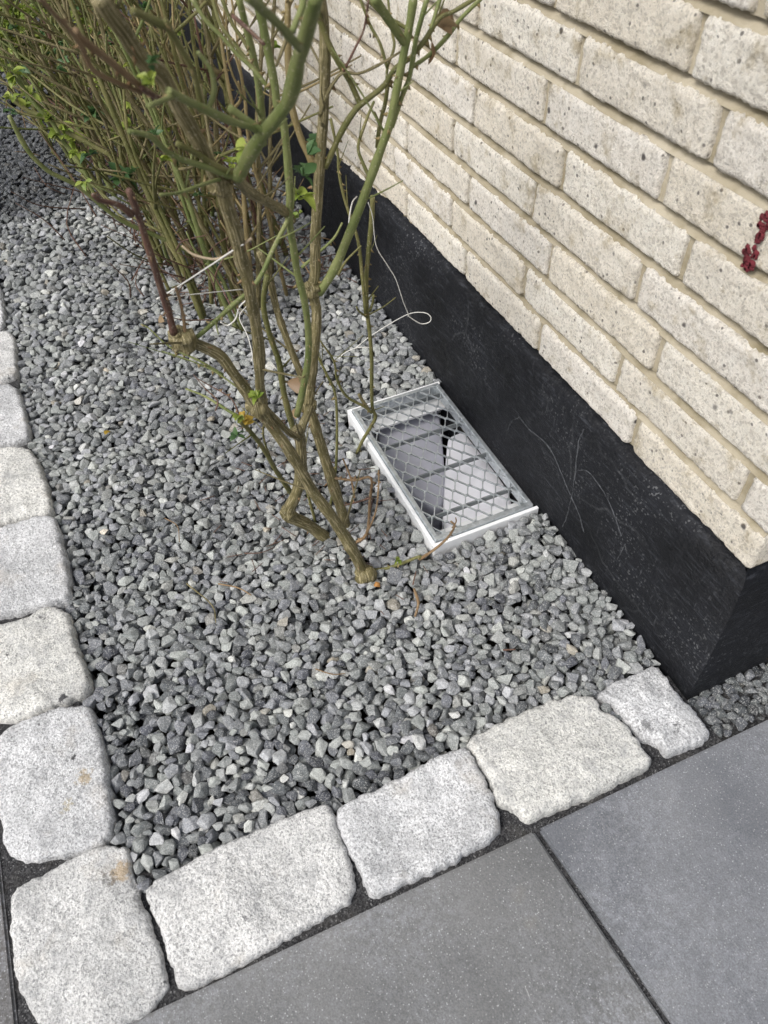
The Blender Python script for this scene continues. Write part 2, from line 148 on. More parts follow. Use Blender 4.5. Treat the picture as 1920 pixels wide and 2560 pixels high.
# ------------------------------------------------------------------ helpers
def tag(o, label=None, cat=None, group=None, kind=None):
    if label: o['label'] = label
    if cat: o['category'] = cat
    if group: o['group'] = group
    if kind: o['kind'] = kind
    return o
def link(name, me, mat=None, parent=None, loc=None):
    o = bpy.data.objects.new(name, me); COL.objects.link(o)
    if mat is not None and me is not None and not me.materials: me.materials.append(mat)
    if parent: o.parent = parent
    if loc: o.location = loc
    return o
def empty(name, loc=(0, 0, 0)):
    o = bpy.data.objects.new(name, None); COL.objects.link(o); o.location = loc; o.empty_display_size = .05
    return o
def mesh(name, v, f, smooth=False):
    me = bpy.data.meshes.new(name); me.from_pydata([tuple(p) for p in v], [], [tuple(q) for q in f]); me.update()
    if smooth: me.polygons.foreach_set('use_smooth', [True]*len(me.polygons))
    return me
def fast_mesh(name, V, F):                         # V (n,3), F (m,3) arrays, smooth
    me = bpy.data.meshes.new(name); n, m_ = len(V), len(F)
    me.vertices.add(n); me.vertices.foreach_set('co', V.astype(np.float32).ravel())
    me.loops.add(m_*3); me.loops.foreach_set('vertex_index', F.astype(np.int32).ravel())
    me.polygons.add(m_); me.polygons.foreach_set('loop_start', np.arange(0, m_*3, 3, dtype=np.int32))
    me.polygons.foreach_set('use_smooth', np.ones(m_, dtype=bool)); me.update(calc_edges=True); me.validate()
    return me
def box(name, x0, x1, y0, y1, z0, z1, mat, parent=None, bev=0., seg=2):
    bm = bmesh.new(); bmesh.ops.create_cube(bm, size=1)
    for v in bm.verts: v.co = ((x0+x1)/2+v.co.x*(x1-x0), (y0+y1)/2+v.co.y*(y1-y0), (z0+z1)/2+v.co.z*(z1-z0))
    if bev: bmesh.ops.bevel(bm, geom=bm.edges[:], offset=bev, segments=seg, affect='EDGES', profile=.5)
    me = bpy.data.meshes.new(name); bm.to_mesh(me); bm.free()
    if bev: me.polygons.foreach_set('use_smooth', [False]*len(me.polygons))
    return link(name, me, mat, parent)
def nz(p, s, seed=0.): return noise.noise(Vector((p[0]*s+seed, p[1]*s+seed*1.7, p[2]*s-seed)))

def catmull(P, n):
    P = np.array(P, float); Q = np.vstack([2*P[0]-P[1], P, 2*P[-1]-P[-2]]); out = []
    for i in range(1, len(Q)-2):
        p0, p1, p2, p3 = Q[i-1], Q[i], Q[i+1], Q[i+2]
        for t in np.linspace(0, 1, n, endpoint=False):
            out.append(.5*((2*p1)+(-p0+p2)*t+(2*p0-5*p1+4*p2-p3)*t*t+(-p0+3*p1-3*p2+p3)*t**3))
    out.append(Q[-2]); return np.array(out)

class NT:
    """tiny node-tree builder"""
    def __init__(self, name):
        self.m = bpy.data.materials.new(name); self.m.use_nodes = True
        self.n = self.m.node_tree.nodes; self.l = self.m.node_tree.links
        self.b = self.n['Principled BSDF']
    def node(self, t, ins=None, **kw):
        q = self.n.new(t)
        for k, v in kw.items(): setattr(q, k, v)
        for k, v in (ins or {}).items():
            if hasattr(v, 'is_linked') or hasattr(v, 'links'): self.l.new(v, q.inputs[k])
            else: q.inputs[k].default_value = v
        return q
    def coord(self, kind='Object', offset_random=False):
        c = self.node('ShaderNodeTexCoord').outputs[kind]
        if offset_random:
            r = self.node('ShaderNodeObjectInfo').outputs['Random']
            s = self.node('ShaderNodeMath', {0: r, 1: 37.}, operation='MULTIPLY').outputs[0]
            c = self.node('ShaderNodeVectorMath', {0: c, 1: s}, operation='ADD').outputs[0]
        return c
    def noise(self, co, scale, detail=4, rough=.55, out='Fac', dist=0.):
        return self.node('ShaderNodeTexNoise', {'Vector': co, 'Scale': scale, 'Detail': detail, 'Roughness': rough, 'Distortion': dist}).outputs[out]
    def vor(self, co, scale, out='Color', feature='F1', rand=1.):
        return self.node('ShaderNodeTexVoronoi', {'Vector': co, 'Scale': scale, 'Randomness': rand}, feature=feature).outputs[out]
    def ramp(self, fac, stops, interp='LINEAR'):
        r = self.node('ShaderNodeValToRGB', {'Fac': fac}); cr = r.color_ramp; cr.interpolation = interp
        while len(cr.elements) < len(stops): cr.elements.new(.5)
        for e, (p, c) in zip(cr.elements, stops):
            e.position = p; e.color = (c, c, c, 1) if not hasattr(c, '__len__') else (*c, 1)
        return r.outputs['Color']
    def mix(self, fac, a, b, blend='MIX'):
        q = self.node('ShaderNodeMix', data_type='RGBA', blend_type=blend)
        for i, v in ((0, fac), (6, a), (7, b)):
            if hasattr(v, 'links'): self.l.new(v, q.inputs[i])
            elif hasattr(v, '__len__'): q.inputs[i].default_value = (*v[:3], 1)
            else: q.inputs[i].default_value = v
        return q.outputs[2]
    def math(self, op, a, b=0., c=None):
        d = {0: a, 1: b}
        if c is not None: d[2] = c
        return self.node('ShaderNodeMath', d, operation=op).outputs[0]
    def mapping(self, co, scale):
        return self.node('ShaderNodeMapping', {'Vector': co, 'Scale': scale}).outputs[0]
    def set(self, col=None, rough=None, metal=None, spec=None):
        for k, v in (('Base Color', col), ('Roughness', rough), ('Metallic', metal), ('Specular IOR Level', spec)):
            if v is None: continue
            if hasattr(v, 'links'): self.l.new(v, self.b.inputs[k])
            else: self.b.inputs[k].default_value = (*v, 1) if hasattr(v, '__len__') else v
        return self
    def bump(self, h, dist, strength=1., prev=None):
        q = self.node('ShaderNodeBump', {'Height': h, 'Distance': dist, 'Strength': strength})
        if prev is not None: self.l.new(prev, q.inputs['Normal'])
        self.l.new(q.outputs[0], self.b.inputs['Normal']); return q.outputs[0]

# ------------------------------------------------------------------ materials
def mat_brick(name, tint):
    t = NT(name); c = t.coord('Object', True)
    big = t.noise(c, 14, 4); mid = t.noise(c, 60, 5, .65); fine = t.noise(c, 430, 4, .75)
    base = t.mix(t.ramp(mid, [(.3, 0), (.7, 1)]), (.88*tint[0], .825*tint[1], .735*tint[2]), (.98*tint[0], .945*tint[1], .875*tint[2]))
    gr = t.ramp(fine, [(.31, .34), (.41, .97), (.55, 1.05), (.7, 1.1)])
    base = t.mix(1, base, gr, 'MULTIPLY')
    v = t.node('ShaderNodeTexVoronoi', {'Vector': c, 'Scale': 150., 'Randomness': 1.})
    pick = t.ramp(t.node('ShaderNodeSeparateColor', {0: v.outputs['Color']}).outputs[0], [(.91, 0), (.93, .9)])
    dist = t.ramp(v.outputs['Distance'], [(.24, 1), (.36, 0)])
    speck = t.math('MULTIPLY', pick, dist)
    base = t.mix(speck, base, (.17, .155, .14))
    v3 = t.node('ShaderNodeTexVoronoi', {'Vector': c, 'Scale': 330., 'Randomness': 1.})
    p3 = t.ramp(t.node('ShaderNodeSeparateColor', {0: v3.outputs['Color']}).outputs[1], [(.76, 0), (.80, .42)])
    base = t.mix(p3, base, (.45, .41, .35))
    v2 = t.node('ShaderNodeTexVoronoi', {'Vector': c, 'Scale': 48., 'Randomness': 1.})
    p2 = t.ramp(t.node('ShaderNodeSeparateColor', {0: v2.outputs['Color']}).outputs[0], [(.93, 0), (.95, 1)])
    d2 = t.ramp(v2.outputs['Distance'], [(.12, 1), (.22, 0)])
    base = t.mix(t.math('MULTIPLY', p2, d2), base, (.13, .12, .115))
    al = t.ramp(t.noise(c, 30, 6, .7), [(.54, 0), (.68, .62)])
    base = t.mix(al, base, (.40, .315, .16))
    t.set(base, .92, spec=.25)
    n1 = t.bump(t.noise(c, 150, 7, .8), .004, .5)
    t.bump(fine, .0042, 1., n1)
    return t.m
M_BRICK = [mat_brick('sand_lime_brick_%d' % i, k) for i, k in enumerate([(1, 1, 1), (.97, .95, .90), (1.02, 1.02, 1.0), (.97, .96, .93)])]

def mat_mortar():
    t = NT('mortar'); c = t.coord()
    col = t.mix(t.ramp(t.noise(c, 9, 5, .6), [(.35, 0), (.7, 1)]), (.30, .26, .18), (.46, .415, .325))
    col = t.mix(t.ramp(t.noise(c, 26, 4, .6), [(.50, 0), (.70, .7)]), col, (.20, .17, .10))
    t.set(col, .93, spec=.2); t.bump(t.noise(c, 260, 4, .6), .0015, .7); return t.m
M_MORTAR = mat_mortar()

def mat_plinth():
    t = NT('black_bitumen_plinth'); c = t.coord()
    blot = t.noise(c, 7, 6, .6)
    col = t.mix(t.ramp(blot, [(.35, 0), (.75, 1)]), (.004, .0045, .006), (.014, .0155, .0205))
    st = t.noise(t.mapping(c, (34, 34, 260)), 1.0, 5, .7)
    drag = t.noise(t.mapping(c, (260, 200, 40)), 1.0, 4, .7)
    col = t.mix(t.ramp(st, [(.54, 0), (.72, .5)]), col, (.07, .076, .09))
    col = t.mix(t.math('MULTIPLY', t.ramp(drag, [(.6, 0), (.72, 1)]), t.ramp(t.noise(c, 5, 3), [(.45, 0), (.6, .45)])), col, (.13, .135, .15))
    # hairline mineral bloom left by old roots and drips
    w = t.node('ShaderNodeVectorMath', {0: c, 1: t.node('ShaderNodeVectorMath', {0: t.noise(c, 5, 3, .6, 'Color'), 1: (.16, .16, .16)}, operation='MULTIPLY').outputs[0]}, operation='ADD').outputs[0]
    e = t.vor(w, 6.5, 'Distance', 'DISTANCE_TO_EDGE')
    vein = t.math('MULTIPLY', t.ramp(e, [(.0, 1), (.022, 0)]), t.ramp(t.noise(c, 3.3, 3), [(.56, 0), (.66, .16)]))
    col = t.mix(vein, col, (.17, .18, .19))
    dust = t.vor(c, 420, 'Color'); dp = t.ramp(t.node('ShaderNodeSeparateColor', {0: dust}).outputs[1], [(.93, 0), (.95, .3)])
    col = t.mix(t.math('MULTIPLY', dp, t.ramp(blot, [(.45, 0), (.65, 1)])), col, (.3, .31, .32))
    t.set(col, t.ramp(blot, [(.3, .45), (.7, .7)]), spec=.28)
    n = t.bump(t.noise(c, 38, 6, .65), .007, .6)
    t.bump(t.noise(t.mapping(c, (120, 120, 330)), 1, 4, .7), .003, .8, n); return t.m
M_PLINTH = mat_plinth()

def mat_granite(name, warm, dark):
    t = NT(name); c = t.coord('Object', False)
    big = t.noise(c, 11, 4, .6)
    base = t.mix(t.ramp(big, [(.35, 0), (.7, 1)]), (.60*warm[0], .60*warm[1], .59*warm[2]), (.82*warm[0], .815*warm[1], .80*warm[2]))
    v = t.vor(c, 420, 'Color'); g = t.node('ShaderNodeSeparateColor', {0: v})
    base = t.mix(1, base, t.ramp(g.outputs[0], [(0, .6), (.3, .95), (.7, 1.05), (1, 1.18)]), 'MULTIPLY')
    n = t.noise(c, 400, 4, .8); base = t.mix(t.ramp(n, [(.52+dark, 0), (.61+dark, .75)]), base, (.155, .16, .17))
    n2 = t.noise(c, 34, 7, .8); base = t.mix(t.ramp(n2, [(.47, 0), (.66, .55)]), base, (.31, .315, .325))
    base = t.mix(t.ramp(t.noise(c, 16, 4, .6), [(.6, 0), (.76, .3)]), base, (.48, .40, .29))
    # crumbs of dark jointing sand caught in the hollows
    sand = t.math('MULTIPLY', t.ramp(t.noise(c, 40, 6, .7), [(.63, 0), (.67, 1)]), t.ramp(t.noise(c, 7, 2), [(.52, 0), (.6, 1)]))
    base = t.mix(sand, base, (.075, .075, .078))
    t.set(base, .8, spec=.35)
    for (sx, sy, sr, sc_) in ((.398, .777, .016, (.42, .30, .16)), (.392, .792, .010, (.10, .095, .09)), (.530, .796, .013, (.40, .30, .16)), (.503, .822, .008, (.36, .31, .19)), (.288, .105, .012, (.07, .07, .072)), (.268, .072, .009, (.07, .07, .072))):
        d = t.node('ShaderNodeVectorMath', {0: c, 1: (sx, sy, .012)}, operation='DISTANCE').outputs['Value']
        k = t.math('MULTIPLY_ADD', t.noise(c, 150, 5, .7), -.045, t.math('ADD', d, .0225))
        base = t.mix(t.ramp(t.math('DIVIDE', k, sr), [(.50, .65), (.90, 0)]), base, sc_)
    t.set(base, .8, spec=.35)
    b = t.bump(t.noise(c, 38, 6, .7), .009, .6); t.bump(t.noise(c, 300, 4, .75), .0024, .9, b); return t.m
M_GRAN = [mat_granite('granite_grey', (1, 1, 1), 0.), mat_granite('granite_warm', (1.03, 1.025, .99), .01), mat_granite('granite_blue', (.98, .99, 1.02), -.01)]

def mat_slab(name, a, b):
    t = NT(name); c = t.coord()
    col = t.mix(t.ramp(t.noise(c, 5.5, 5, .6), [(.33, 0), (.68, 1)]), a, b)
    col = t.mix(1, col, t.ramp(t.noise(c, 520, 2, .6), [(.3, .8), (.7, 1.2)]), 'MULTIPLY')
    v = t.node('ShaderNodeTexVoronoi', {'Vector': c, 'Scale': 300., 'Randomness': 1.})
    p = t.ramp(t.node('ShaderNodeSeparateColor', {0: v.outputs['Color']}).outputs[0], [(.90, 0), (.93, 1)])
    d = t.ramp(v.outputs['Distance'], [(.12, 1), (.3, 0)])
    col = t.mix(t.math('MULTIPLY', t.math('MULTIPLY', p, d), .75), col, (.55, .56, .57))
    v = t.node('ShaderNodeTexVoronoi', {'Vector': c, 'Scale': 420., 'Randomness': 1.})
    p = t.ramp(t.node('ShaderNodeSeparateColor', {0: v.outputs['Color']}).outputs[1], [(.80, 0), (.84, .7)])
    col = t.mix(t.math('MULTIPLY', p, t.ramp(v.outputs['Distance'], [(.2, 1), (.4, 0)])), col, (.42, .425, .43))
    bl = t.math('MULTIPLY', t.ramp(t.noise(c, 4.3, 3, .5), [(.38, 0), (.62, 1)]), t.ramp(t.noise(c, 130, 6, .85), [(.44, 0), (.60, .48)]))
    col = t.mix(bl, col, (.37, .385, .42))                                   # lime bloom
    col = t.mix(t.ramp(t.noise(c, 8.7, 4, .6), [(.64, 0), (.8, .4)]), col, (.27, .245, .19))
    ds = t.math('MULTIPLY', t.ramp(t.noise(c, 26, 7, .78), [(.52, 0), (.68, .5)]), t.ramp(t.noise(c, 4.1, 3), [(.44, 0), (.62, 1)]))
    col = t.mix(ds, col, (.07, .07, .072))
    # rubbed scuffs
    sc = t.noise(t.mapping(c, (14, 70, 30)), 1, 3, .6, dist=1.5)
    col = t.mix(t.math('MULTIPLY', t.ramp(sc, [(.69, 0), (.73, .6)]), t.ramp(t.noise(c, 60, 4, .7), [(.45, 0), (.6, 1)])), col, (.5, .5, .5))
    t.set(col, t.ramp(t.noise(c, 12, 4), [(.3, .55), (.7, .75)]), spec=.4); t.bump(t.noise(c, 420, 3, .7), .0012, .6); return t.m
M_SLAB = [mat_slab('concrete_slab_blue', (.118, .125, .14), (.21, .216, .228)), mat_slab('concrete_slab_grey', (.125, .128, .13), (.195, .197, .197)),
          mat_slab('concrete_slab_brown', (.09, .088, .086), (.125, .12, .115))]

def mat_sand():
    t = NT('dark_joint_sand'); c = t.coord()
    v = t.vor(c, 700, 'Color'); g = t.node('ShaderNodeSeparateColor', {0: v}).outputs[0]
    col = t.mix(t.ramp(g, [(.2, 0), (.9, 1)]), (.022, .022, .024), (.085, .085, .088))
    col = t.mix(t.ramp(g, [(.955, 0), (.965, .6)]), col, (.3, .3, .3))
    col = t.mix(t.ramp(t.noise(c, 30, 4), [(.5, 0), (.75, .4)]), col, (.11, .105, .095))
    t.set(col, .95, spec=.2); t.bump(t.math('ADD', t.noise(c, 500, 3, .7), t.noise(c, 60, 3)), .003, .9); return t.m
M_SAND = mat_sand()
def mat_soil():
    t = NT('dark_soil'); c = t.coord()
    col = t.mix(t.noise(c, 40, 5, .7), (.018, .016, .014), (.075, .066, .055))
    t.set(col, .97, spec=.1); t.bump(t.noise(c, 90, 5, .7), .01, .9); return t.m
M_SOIL = mat_soil()

def mat_stone(name, single):
    t = NT(name)
    if single:
        oi = t.node('ShaderNodeObjectInfo').outputs['Random']
        c = t.coord('Object', True); c = t.node('ShaderNodeVectorMath', {0: c, 'Scale': .011}, operation='SCALE').outputs[0]
        tone = t.node('ShaderNodeTexWhiteNoise', {'W': oi}, noise_dimensions='1D')
        val = tone.outputs['Value']; hue = t.node('ShaderNodeTexWhiteNoise', {'W': t.math('ADD', oi, 3.7)}, noise_dimensions='1D').outputs['Value']
        dk = 0.
    else:
        c = t.coord()
        s = t.node('ShaderNodeSeparateColor', {0: t.node('ShaderNodeAttribute', attribute_name='tone').outputs['Color']})
        val, hue, dk = s.outputs[0], s.outputs[1], s.outputs[2]
    col = t.ramp(val, [(0, (.06, .064, .072)), (.25, (.13, .137, .147)), (.55, (.25, .26, .26)), (.82, (.40, .41, .40)), (1, (.58, .58, .565))])
    tint = t.ramp(hue, [(0, (1.0, 1.0, 1.08)), (.45, (1, 1.01, 1.0)), (.9, (1.0, 1.03, 1.0)), (.985, (1.03, 1.0, .95)), (1, (1.15, 1.0, .8))])
    col = t.mix(1, col, tint, 'MULTIPLY')
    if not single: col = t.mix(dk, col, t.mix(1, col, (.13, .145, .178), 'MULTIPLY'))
    f = t.noise(c, 520, 4, .7); col = t.mix(1, col, t.ramp(f, [(.28, .5), (.5, 1.0), (.72, 1.5)]), 'MULTIPLY')
    f2 = t.noise(c, 140, 3, .6); col = t.mix(1, col, t.ramp(f2, [(.3, .8), (.7, 1.15)]), 'MULTIPLY')
    v = t.vor(c, 900, 'Color'); col = t.mix(t.ramp(t.node('ShaderNodeSeparateColor', {0: v}).outputs[0], [(.82, 0), (.86, .4)]), col, (.62, .62, .6))
    t.set(col, .86, spec=.3)
    b = t.bump(f2, .0022, .55); t.bump(f, .0009, .7, b); return t.m
M_STONE = mat_stone('gravel_stone', True); M_GRAVEL = mat_stone('gravel_mass', False)

def mat_cane(name, a, b, stripe, amt, sc=1.):
    t = NT(name); uv = t.node('ShaderNodeUVMap', uv_map='tube').outputs[0]; c = t.coord()
    col = t.mix(t.ramp(t.noise(c, 28, 4, .6), [(.36, 0), (.66, 1)]), a, b)
    s = t.noise(t.mapping(uv, (5*sc, 22, 1)), 1., 4, .65)
    col = t.mix(t.ramp(s, [(.5, 0), (.62, amt)]), col, stripe)
    s2 = t.noise(t.mapping(uv, (14*sc, 60, 1)), 1., 3, .6)
    col = t.mix(t.ramp(s2, [(.30, amt*.9), (.42, 0)]), col, tuple(x*.35 for x in a))
    sp = t.vor(c, 620, 'Color'); col = t.mix(t.ramp(t.node('ShaderNodeSeparateColor', {0: sp}).outputs[0], [(.95, 0), (.97, .35)]), col, (.5, .45, .33))
    t.set(col, .62, spec=.35); t.bump(t.math('ADD', s, t.noise(c, 260, 3)), .0016 if amt > .4 else .0007, .8); return t.m
M_CANE = {
    'green': mat_cane('green_cane', (.12, .155, .042), (.215, .235, .09), (.24, .235, .13), .3),
    'olive': mat_cane('olive_cane', (.095, .105, .028), (.18, .168, .062), (.24, .20, .11), .35),
    'bark': mat_cane('brown_bark', (.10, .086, .036), (.18, .155, .068), (.40, .34, .20), .85, .7),
    'pale': mat_cane('pale_dry_cane', (.40, .31, .20), (.52, .43, .31), (.6, .52, .4), .4),
    'ochre': mat_cane('ochre_cane', (.20, .155, .065), (.30, .235, .11), (.36, .30, .18), .4),
    'redbark': mat_cane('red_brown_cane', (.075, .036, .028), (.14, .07, .05), (.30, .24, .17), .35),
    'tan': mat_cane('tan_dry_cane', (.21, .13, .065), (.30, .20, .11), (.40, .31, .20), .45)}
def mat_leaf(name, a, b):
    t = NT(name); r = t.node('ShaderNodeObjectInfo').outputs['Random']; c = t.coord('Object', True)
    col = t.mix(r, a, b); col = t.mix(1, col, t.ramp(t.noise(c, 120, 3), [(.3, .75), (.7, 1.25)]), 'MULTIPLY')
    t.set(col, .45, spec=.4)
    tr = t.node('ShaderNodeBsdfTranslucent', {'Color': col}); ms = t.node('ShaderNodeMixShader', {0: .3, 1: t.b.outputs[0], 2: tr.outputs[0]})
    t.l.new(ms.outputs[0], t.n['Material Output'].inputs[0]); return t.m
M_LEAF = {'fresh': mat_leaf('fresh_rose_leaf', (.16, .24, .035), (.34, .40, .08)), 'dark': mat_leaf('dark_rose_leaf', (.045, .10, .035), (.09, .17, .06)),
          'dry': mat_leaf('dry_leaf', (.22, .14, .075), (.36, .26, .15)), 'yellow': mat_leaf('yellow_leaf', (.42, .28, .04), (.5, .36, .07))}
def mat_plain(name, col, rough, metal=0, spec=.5, bump=None, var=.12, sc=30):
    t = NT(name); c = t.coord()
    k = t.ramp(t.noise(c, sc, 5, .6), [(.3, 1-var), (.7, 1+var)])
    t.set(t.mix(1, col, k, 'MULTIPLY'), rough, metal, spec)
    if bump: t.bump(t.noise(c, bump[0], 4, .6), bump[1], .7)
    return t.m
M_WHITE = mat_plain('white_plastic', (.84, .85, .86), .38, spec=.5, var=.05, sc=18)
M_LILAC = mat_plain('pale_plastic_lid', (.90, .90, .95), .3, spec=.5, var=.03)
M_GREYREFL = mat_plain('grey_reflection_lid', (.46, .465, .53), .28, spec=.5, var=.06)  # the grey of a dull reflection is put into the base colour
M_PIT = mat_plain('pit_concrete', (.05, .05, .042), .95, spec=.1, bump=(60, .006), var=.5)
M_STRING = mat_plain('white_string', (.66, .65, .61), .7, var=.15, sc=200)
M_WIRE = mat_plain('green_tie_wire', (.02, .10, .06), .5, var=.1)
M_RED = mat_plain('red_paint', (.115, .013, .020), .9, var=.45, sc=120, bump=(300, .001))
M_ORANGE = mat_plain('orange_pebble', (.36, .17, .045), .7, var=.2, sc=120)
def mat_galv():
    t = NT('galvanised_steel'); c = t.coord()
    v = t.vor(c, 160, 'Color'); g = t.node('ShaderNodeSeparateColor', {0: v}).outputs[0]
    col = t.mix(g, (.46, .50, .52), (.64, .68, .70)); col = t.mix(t.ramp(t.noise(c, 40, 5, .7), [(.5, 0), (.7, .5)]), col, (.68, .70, .71))
    t.set(col, t.ramp(g, [(0, .34), (1, .5)]), .75); t.bump(t.noise(c, 120, 4), .0006, .5); return t.m
M_GALV = mat_galv()
M_GALV_SHADE = mat_plain('shaded_galvanised', (.24, .26, .265), .6, metal=.5, var=.2, sc=60)  # darker copy of the galvanised steel: shade on the upright bars set as colour

# ------------------------------------------------------------------ ground sheet (with the pit left open), sand and slabs
PX0, PX1, PY0, PY1 = .676, 1.044, .030, .2235        # outer edge of the light-well box
xs = [-40, PX0+.006, PX1-.006, 40]; ys = [-40, PY0-.03, PY1-.006, 40]
V = [(x, y, -.062) for x in xs for y in ys]; F = [(i*4+j, (i+1)*4+j, (i+1)*4+j+1, i*4+j+1) for i in range(3) for j in range(3) if not (i == 1 and j == 1)]
ground = tag(link('ground', mesh('ground', V, F), M_SOIL), kind='structure')
# jointing sand fills round the setts and slabs: an L of gently uneven sheet
def sand_sheet(x0, x1, y0, y1, z, n=None):
    step = .008; nx, ny = int((x1-x0)/step)+1, int((y1-y0)/step)+1
    X = np.linspace(x0, x1, nx); Y = np.linspace(y0, y1, ny)
    v = [(x, y, z + .0022*nz((x, y, 0), 30) + .0012*nz((x, y, 3), 110)) for x in X for y in Y]
    f = [(i*ny+j, (i+1)*ny+j, (i+1)*ny+j+1, i*ny+j+1) for i in range(nx-1) for j in range(ny-1)]
    return v, f
v1, f1 = sand_sheet(-.05, .343, .02, .98, -.003); v2, f2 = sand_sheet(.343, 2.0, .79, .98, -.003); v3, f3 = sand_sheet(.343, .40, .745, .79, -.006); k = len(v1)
joint_sand = tag(link('joint_sand', mesh('joint_sand', v1+v2+v3, f1+[tuple(i+k for i in q) for q in f2]+[tuple(i+k+len(v2) for i in q) for q in f3], True), M_SAND), kind='structure')
vr, fr = sand_sheet(.20, .32, -.30, .04, -.012)
tag(link('joint_sand', mesh('joint_sand', vr, fr, True), M_SAND), kind='structure')

paving = tag(empty('paving', (0, 0, 0)), kind='structure')
def slab(q, z, mat):
    """q: four corners counter-clockwise"""
    bm = bmesh.new(); lo = [bm.verts.new((x, y, -.055)) for x, y in q]; hi = [bm.verts.new((x, y, z)) for x, y in q]
    bm.faces.new(hi); bm.faces.new(lo[::-1])
    for i in range(4): bm.faces.new((lo[i], lo[(i+1) % 4], hi[(i+1) % 4], hi[i]))
    ed = [e for e in bm.edges if all(v in hi for v in e.verts)] + [e for e in bm.edges if abs(e.verts[0].co.z-e.verts[1].co.z) > .03]
    bmesh.ops.bevel(bm, geom=ed, offset=.0028, segments=2, affect='EDGES')
    bmesh.ops.recalc_face_normals(bm, faces=bm.faces[:])
    me = bpy.data.meshes.new('slab'); bm.to_mesh(me); bm.free(); return link('slab', me, mat, paving)
slab([(.2315, -.06), (.2365, .2985), (-.365, .2425), (-.37, -.36), (.229, -.36)][0:0] or [(.229, -.36), (.2365, .2985), (-.365, .242), (-.37, -.36)], .004, M_SLAB[0])
slab([(.2370, .3050), (.2450, .9010), (-.355, .860), (-.365, .2485)], .003, M_SLAB[1])
slab([(.990, .9165), (.990, 1.52), (.29, 1.52), (.29, .9105)], .001, M_SLAB[2])
slab([(1.70, .9165), (1.70, 1.52), (.996, 1.52), (.996, .9165)], .002, M_SLAB[2])
slab([(2.40, .9165), (2.40, 1.52), (1.706, 1.52), (1.706, .9165)], .002, M_SLAB[1])
slab([(.284, .9105), (.284, 1.52), (-.355, 1.48), (-.355, .866)], .002, M_SLAB[2])
slab([(.229, -.98), (.229, -.366), (-.37, -.366), (-.37, -.98)], .003, M_SLAB[1])

# ------------------------------------------------------------------ granite setts of the kerb
kerb = tag(empty('kerb', (.35, .78, 0)), kind='structure')
def chaikin(P, n=2):
    P = np.array(P)
    for _ in range(n):
        Q = np.roll(P, -1, 0); P = np.stack([.75*P+.25*Q, .25*P+.75*Q], 1).reshape(-1, 2)
    return P
def sett(name, outline, mat, seed, top=.012):
    P = chaikin(outline, 1); P0 = P.mean(0); P = P + (P-P0)/np.linalg.norm(P-P0, axis=1)[:, None]*.0026
    seg = np.linalg.norm(np.roll(P, -1, 0)-P, axis=1); L = np.r_[0, np.cumsum(seg)]; N = 170
    t = np.linspace(0, L[-1], N, endpoint=False); PP = np.vstack([P, P[:1]])
    P = np.stack([np.interp(t, L, PP[:, 0]), np.interp(t, L, PP[:, 1])], 1)
    c = P.mean(0); V = []; rings = [(1.0, -.05), (1.0, -.006), (.992, .002)] + [(s, None) for s in (.975, .95, .91, .86, .78, .68, .56, .43, .30, .16)]
    rad = np.linalg.norm(P-c, axis=1)
    for s, z in rings:
        for i in range(N):
            d = (P[i]-c); r = rad[i]
            q = c + d*s; jag = 0.
            if s > .9: 
                jag = .0032*nz((P[i][0], P[i][1], 0), 75, seed)+.0024*nz((P[i][0], P[i][1], 5), 210, seed); q = q + d/r*jag
            if z is None:
                e = (1-s)*r                                  # distance in from the edge
                zz = top*(1-math.exp(-e/.0026)) + .0005
                zz += .0058*nz((q[0], q[1], seed), 15) + .0030*nz((q[0], q[1], seed), 45) + .0013*nz((q[0], q[1], seed), 130)
            else: zz = z + (.0015*nz((q[0], q[1], 2), 90, seed) if z > -.01 else 0)
            V.append((q[0], q[1], zz))
    V.append((c[0], c[1], top + .0035*nz((c[0], c[1], seed), 17))); F = []
    for k in range(len(rings)-1):
        for i in range(N):
            j = (i+1) % N; F.append((k*N+i, k*N+j, (k+1)*N+j, (k+1)*N+i))
    b = (len(rings)-1)*N; F += [(b+i, b+(i+1) % N, len(V)-1) for i in range(N)]
    area = .5*np.sum(P[:, 0]*np.roll(P[:, 1], -1)-np.roll(P[:, 0], -1)*P[:, 1])
    if area < 0: F = [q[::-1] for q in F]
    me = mesh('sett', V, F, True); o = link('sett', me, mat)
    o.parent = kerb; o.matrix_parent_inverse = Matrix.Translation((-.35, -.78, 0)); return o
tops = dict(corner=.010, F1=.012, F2=.012, F3=.016, F4=.015, L1=.013, L2=.014, L3=.015, L4=.014, L5=.013, L6=.013, L7=.012)
gm = dict(corner=0, F1=0, F2=2, F3=1, F4=2, L1=2, L2=1, L3=2, L4=1, L5=2, L6=0, L7=2)
for i, (k_, o_) in enumerate(COBBLES.items()): sett(k_, o_, M_GRAN[gm[k_]], 3.1*i+1, tops[k_])
for i in range(3):                                            # the row goes on along the bed
    x = 1.885+.205*i; sett('x', [(x, .79), (x+.19, .785), (x+.195, .84), (x+.19, .905), (x+.1, .91), (x, .9), (x-.004, .85)], M_GRAN[i % 3], 60+i)

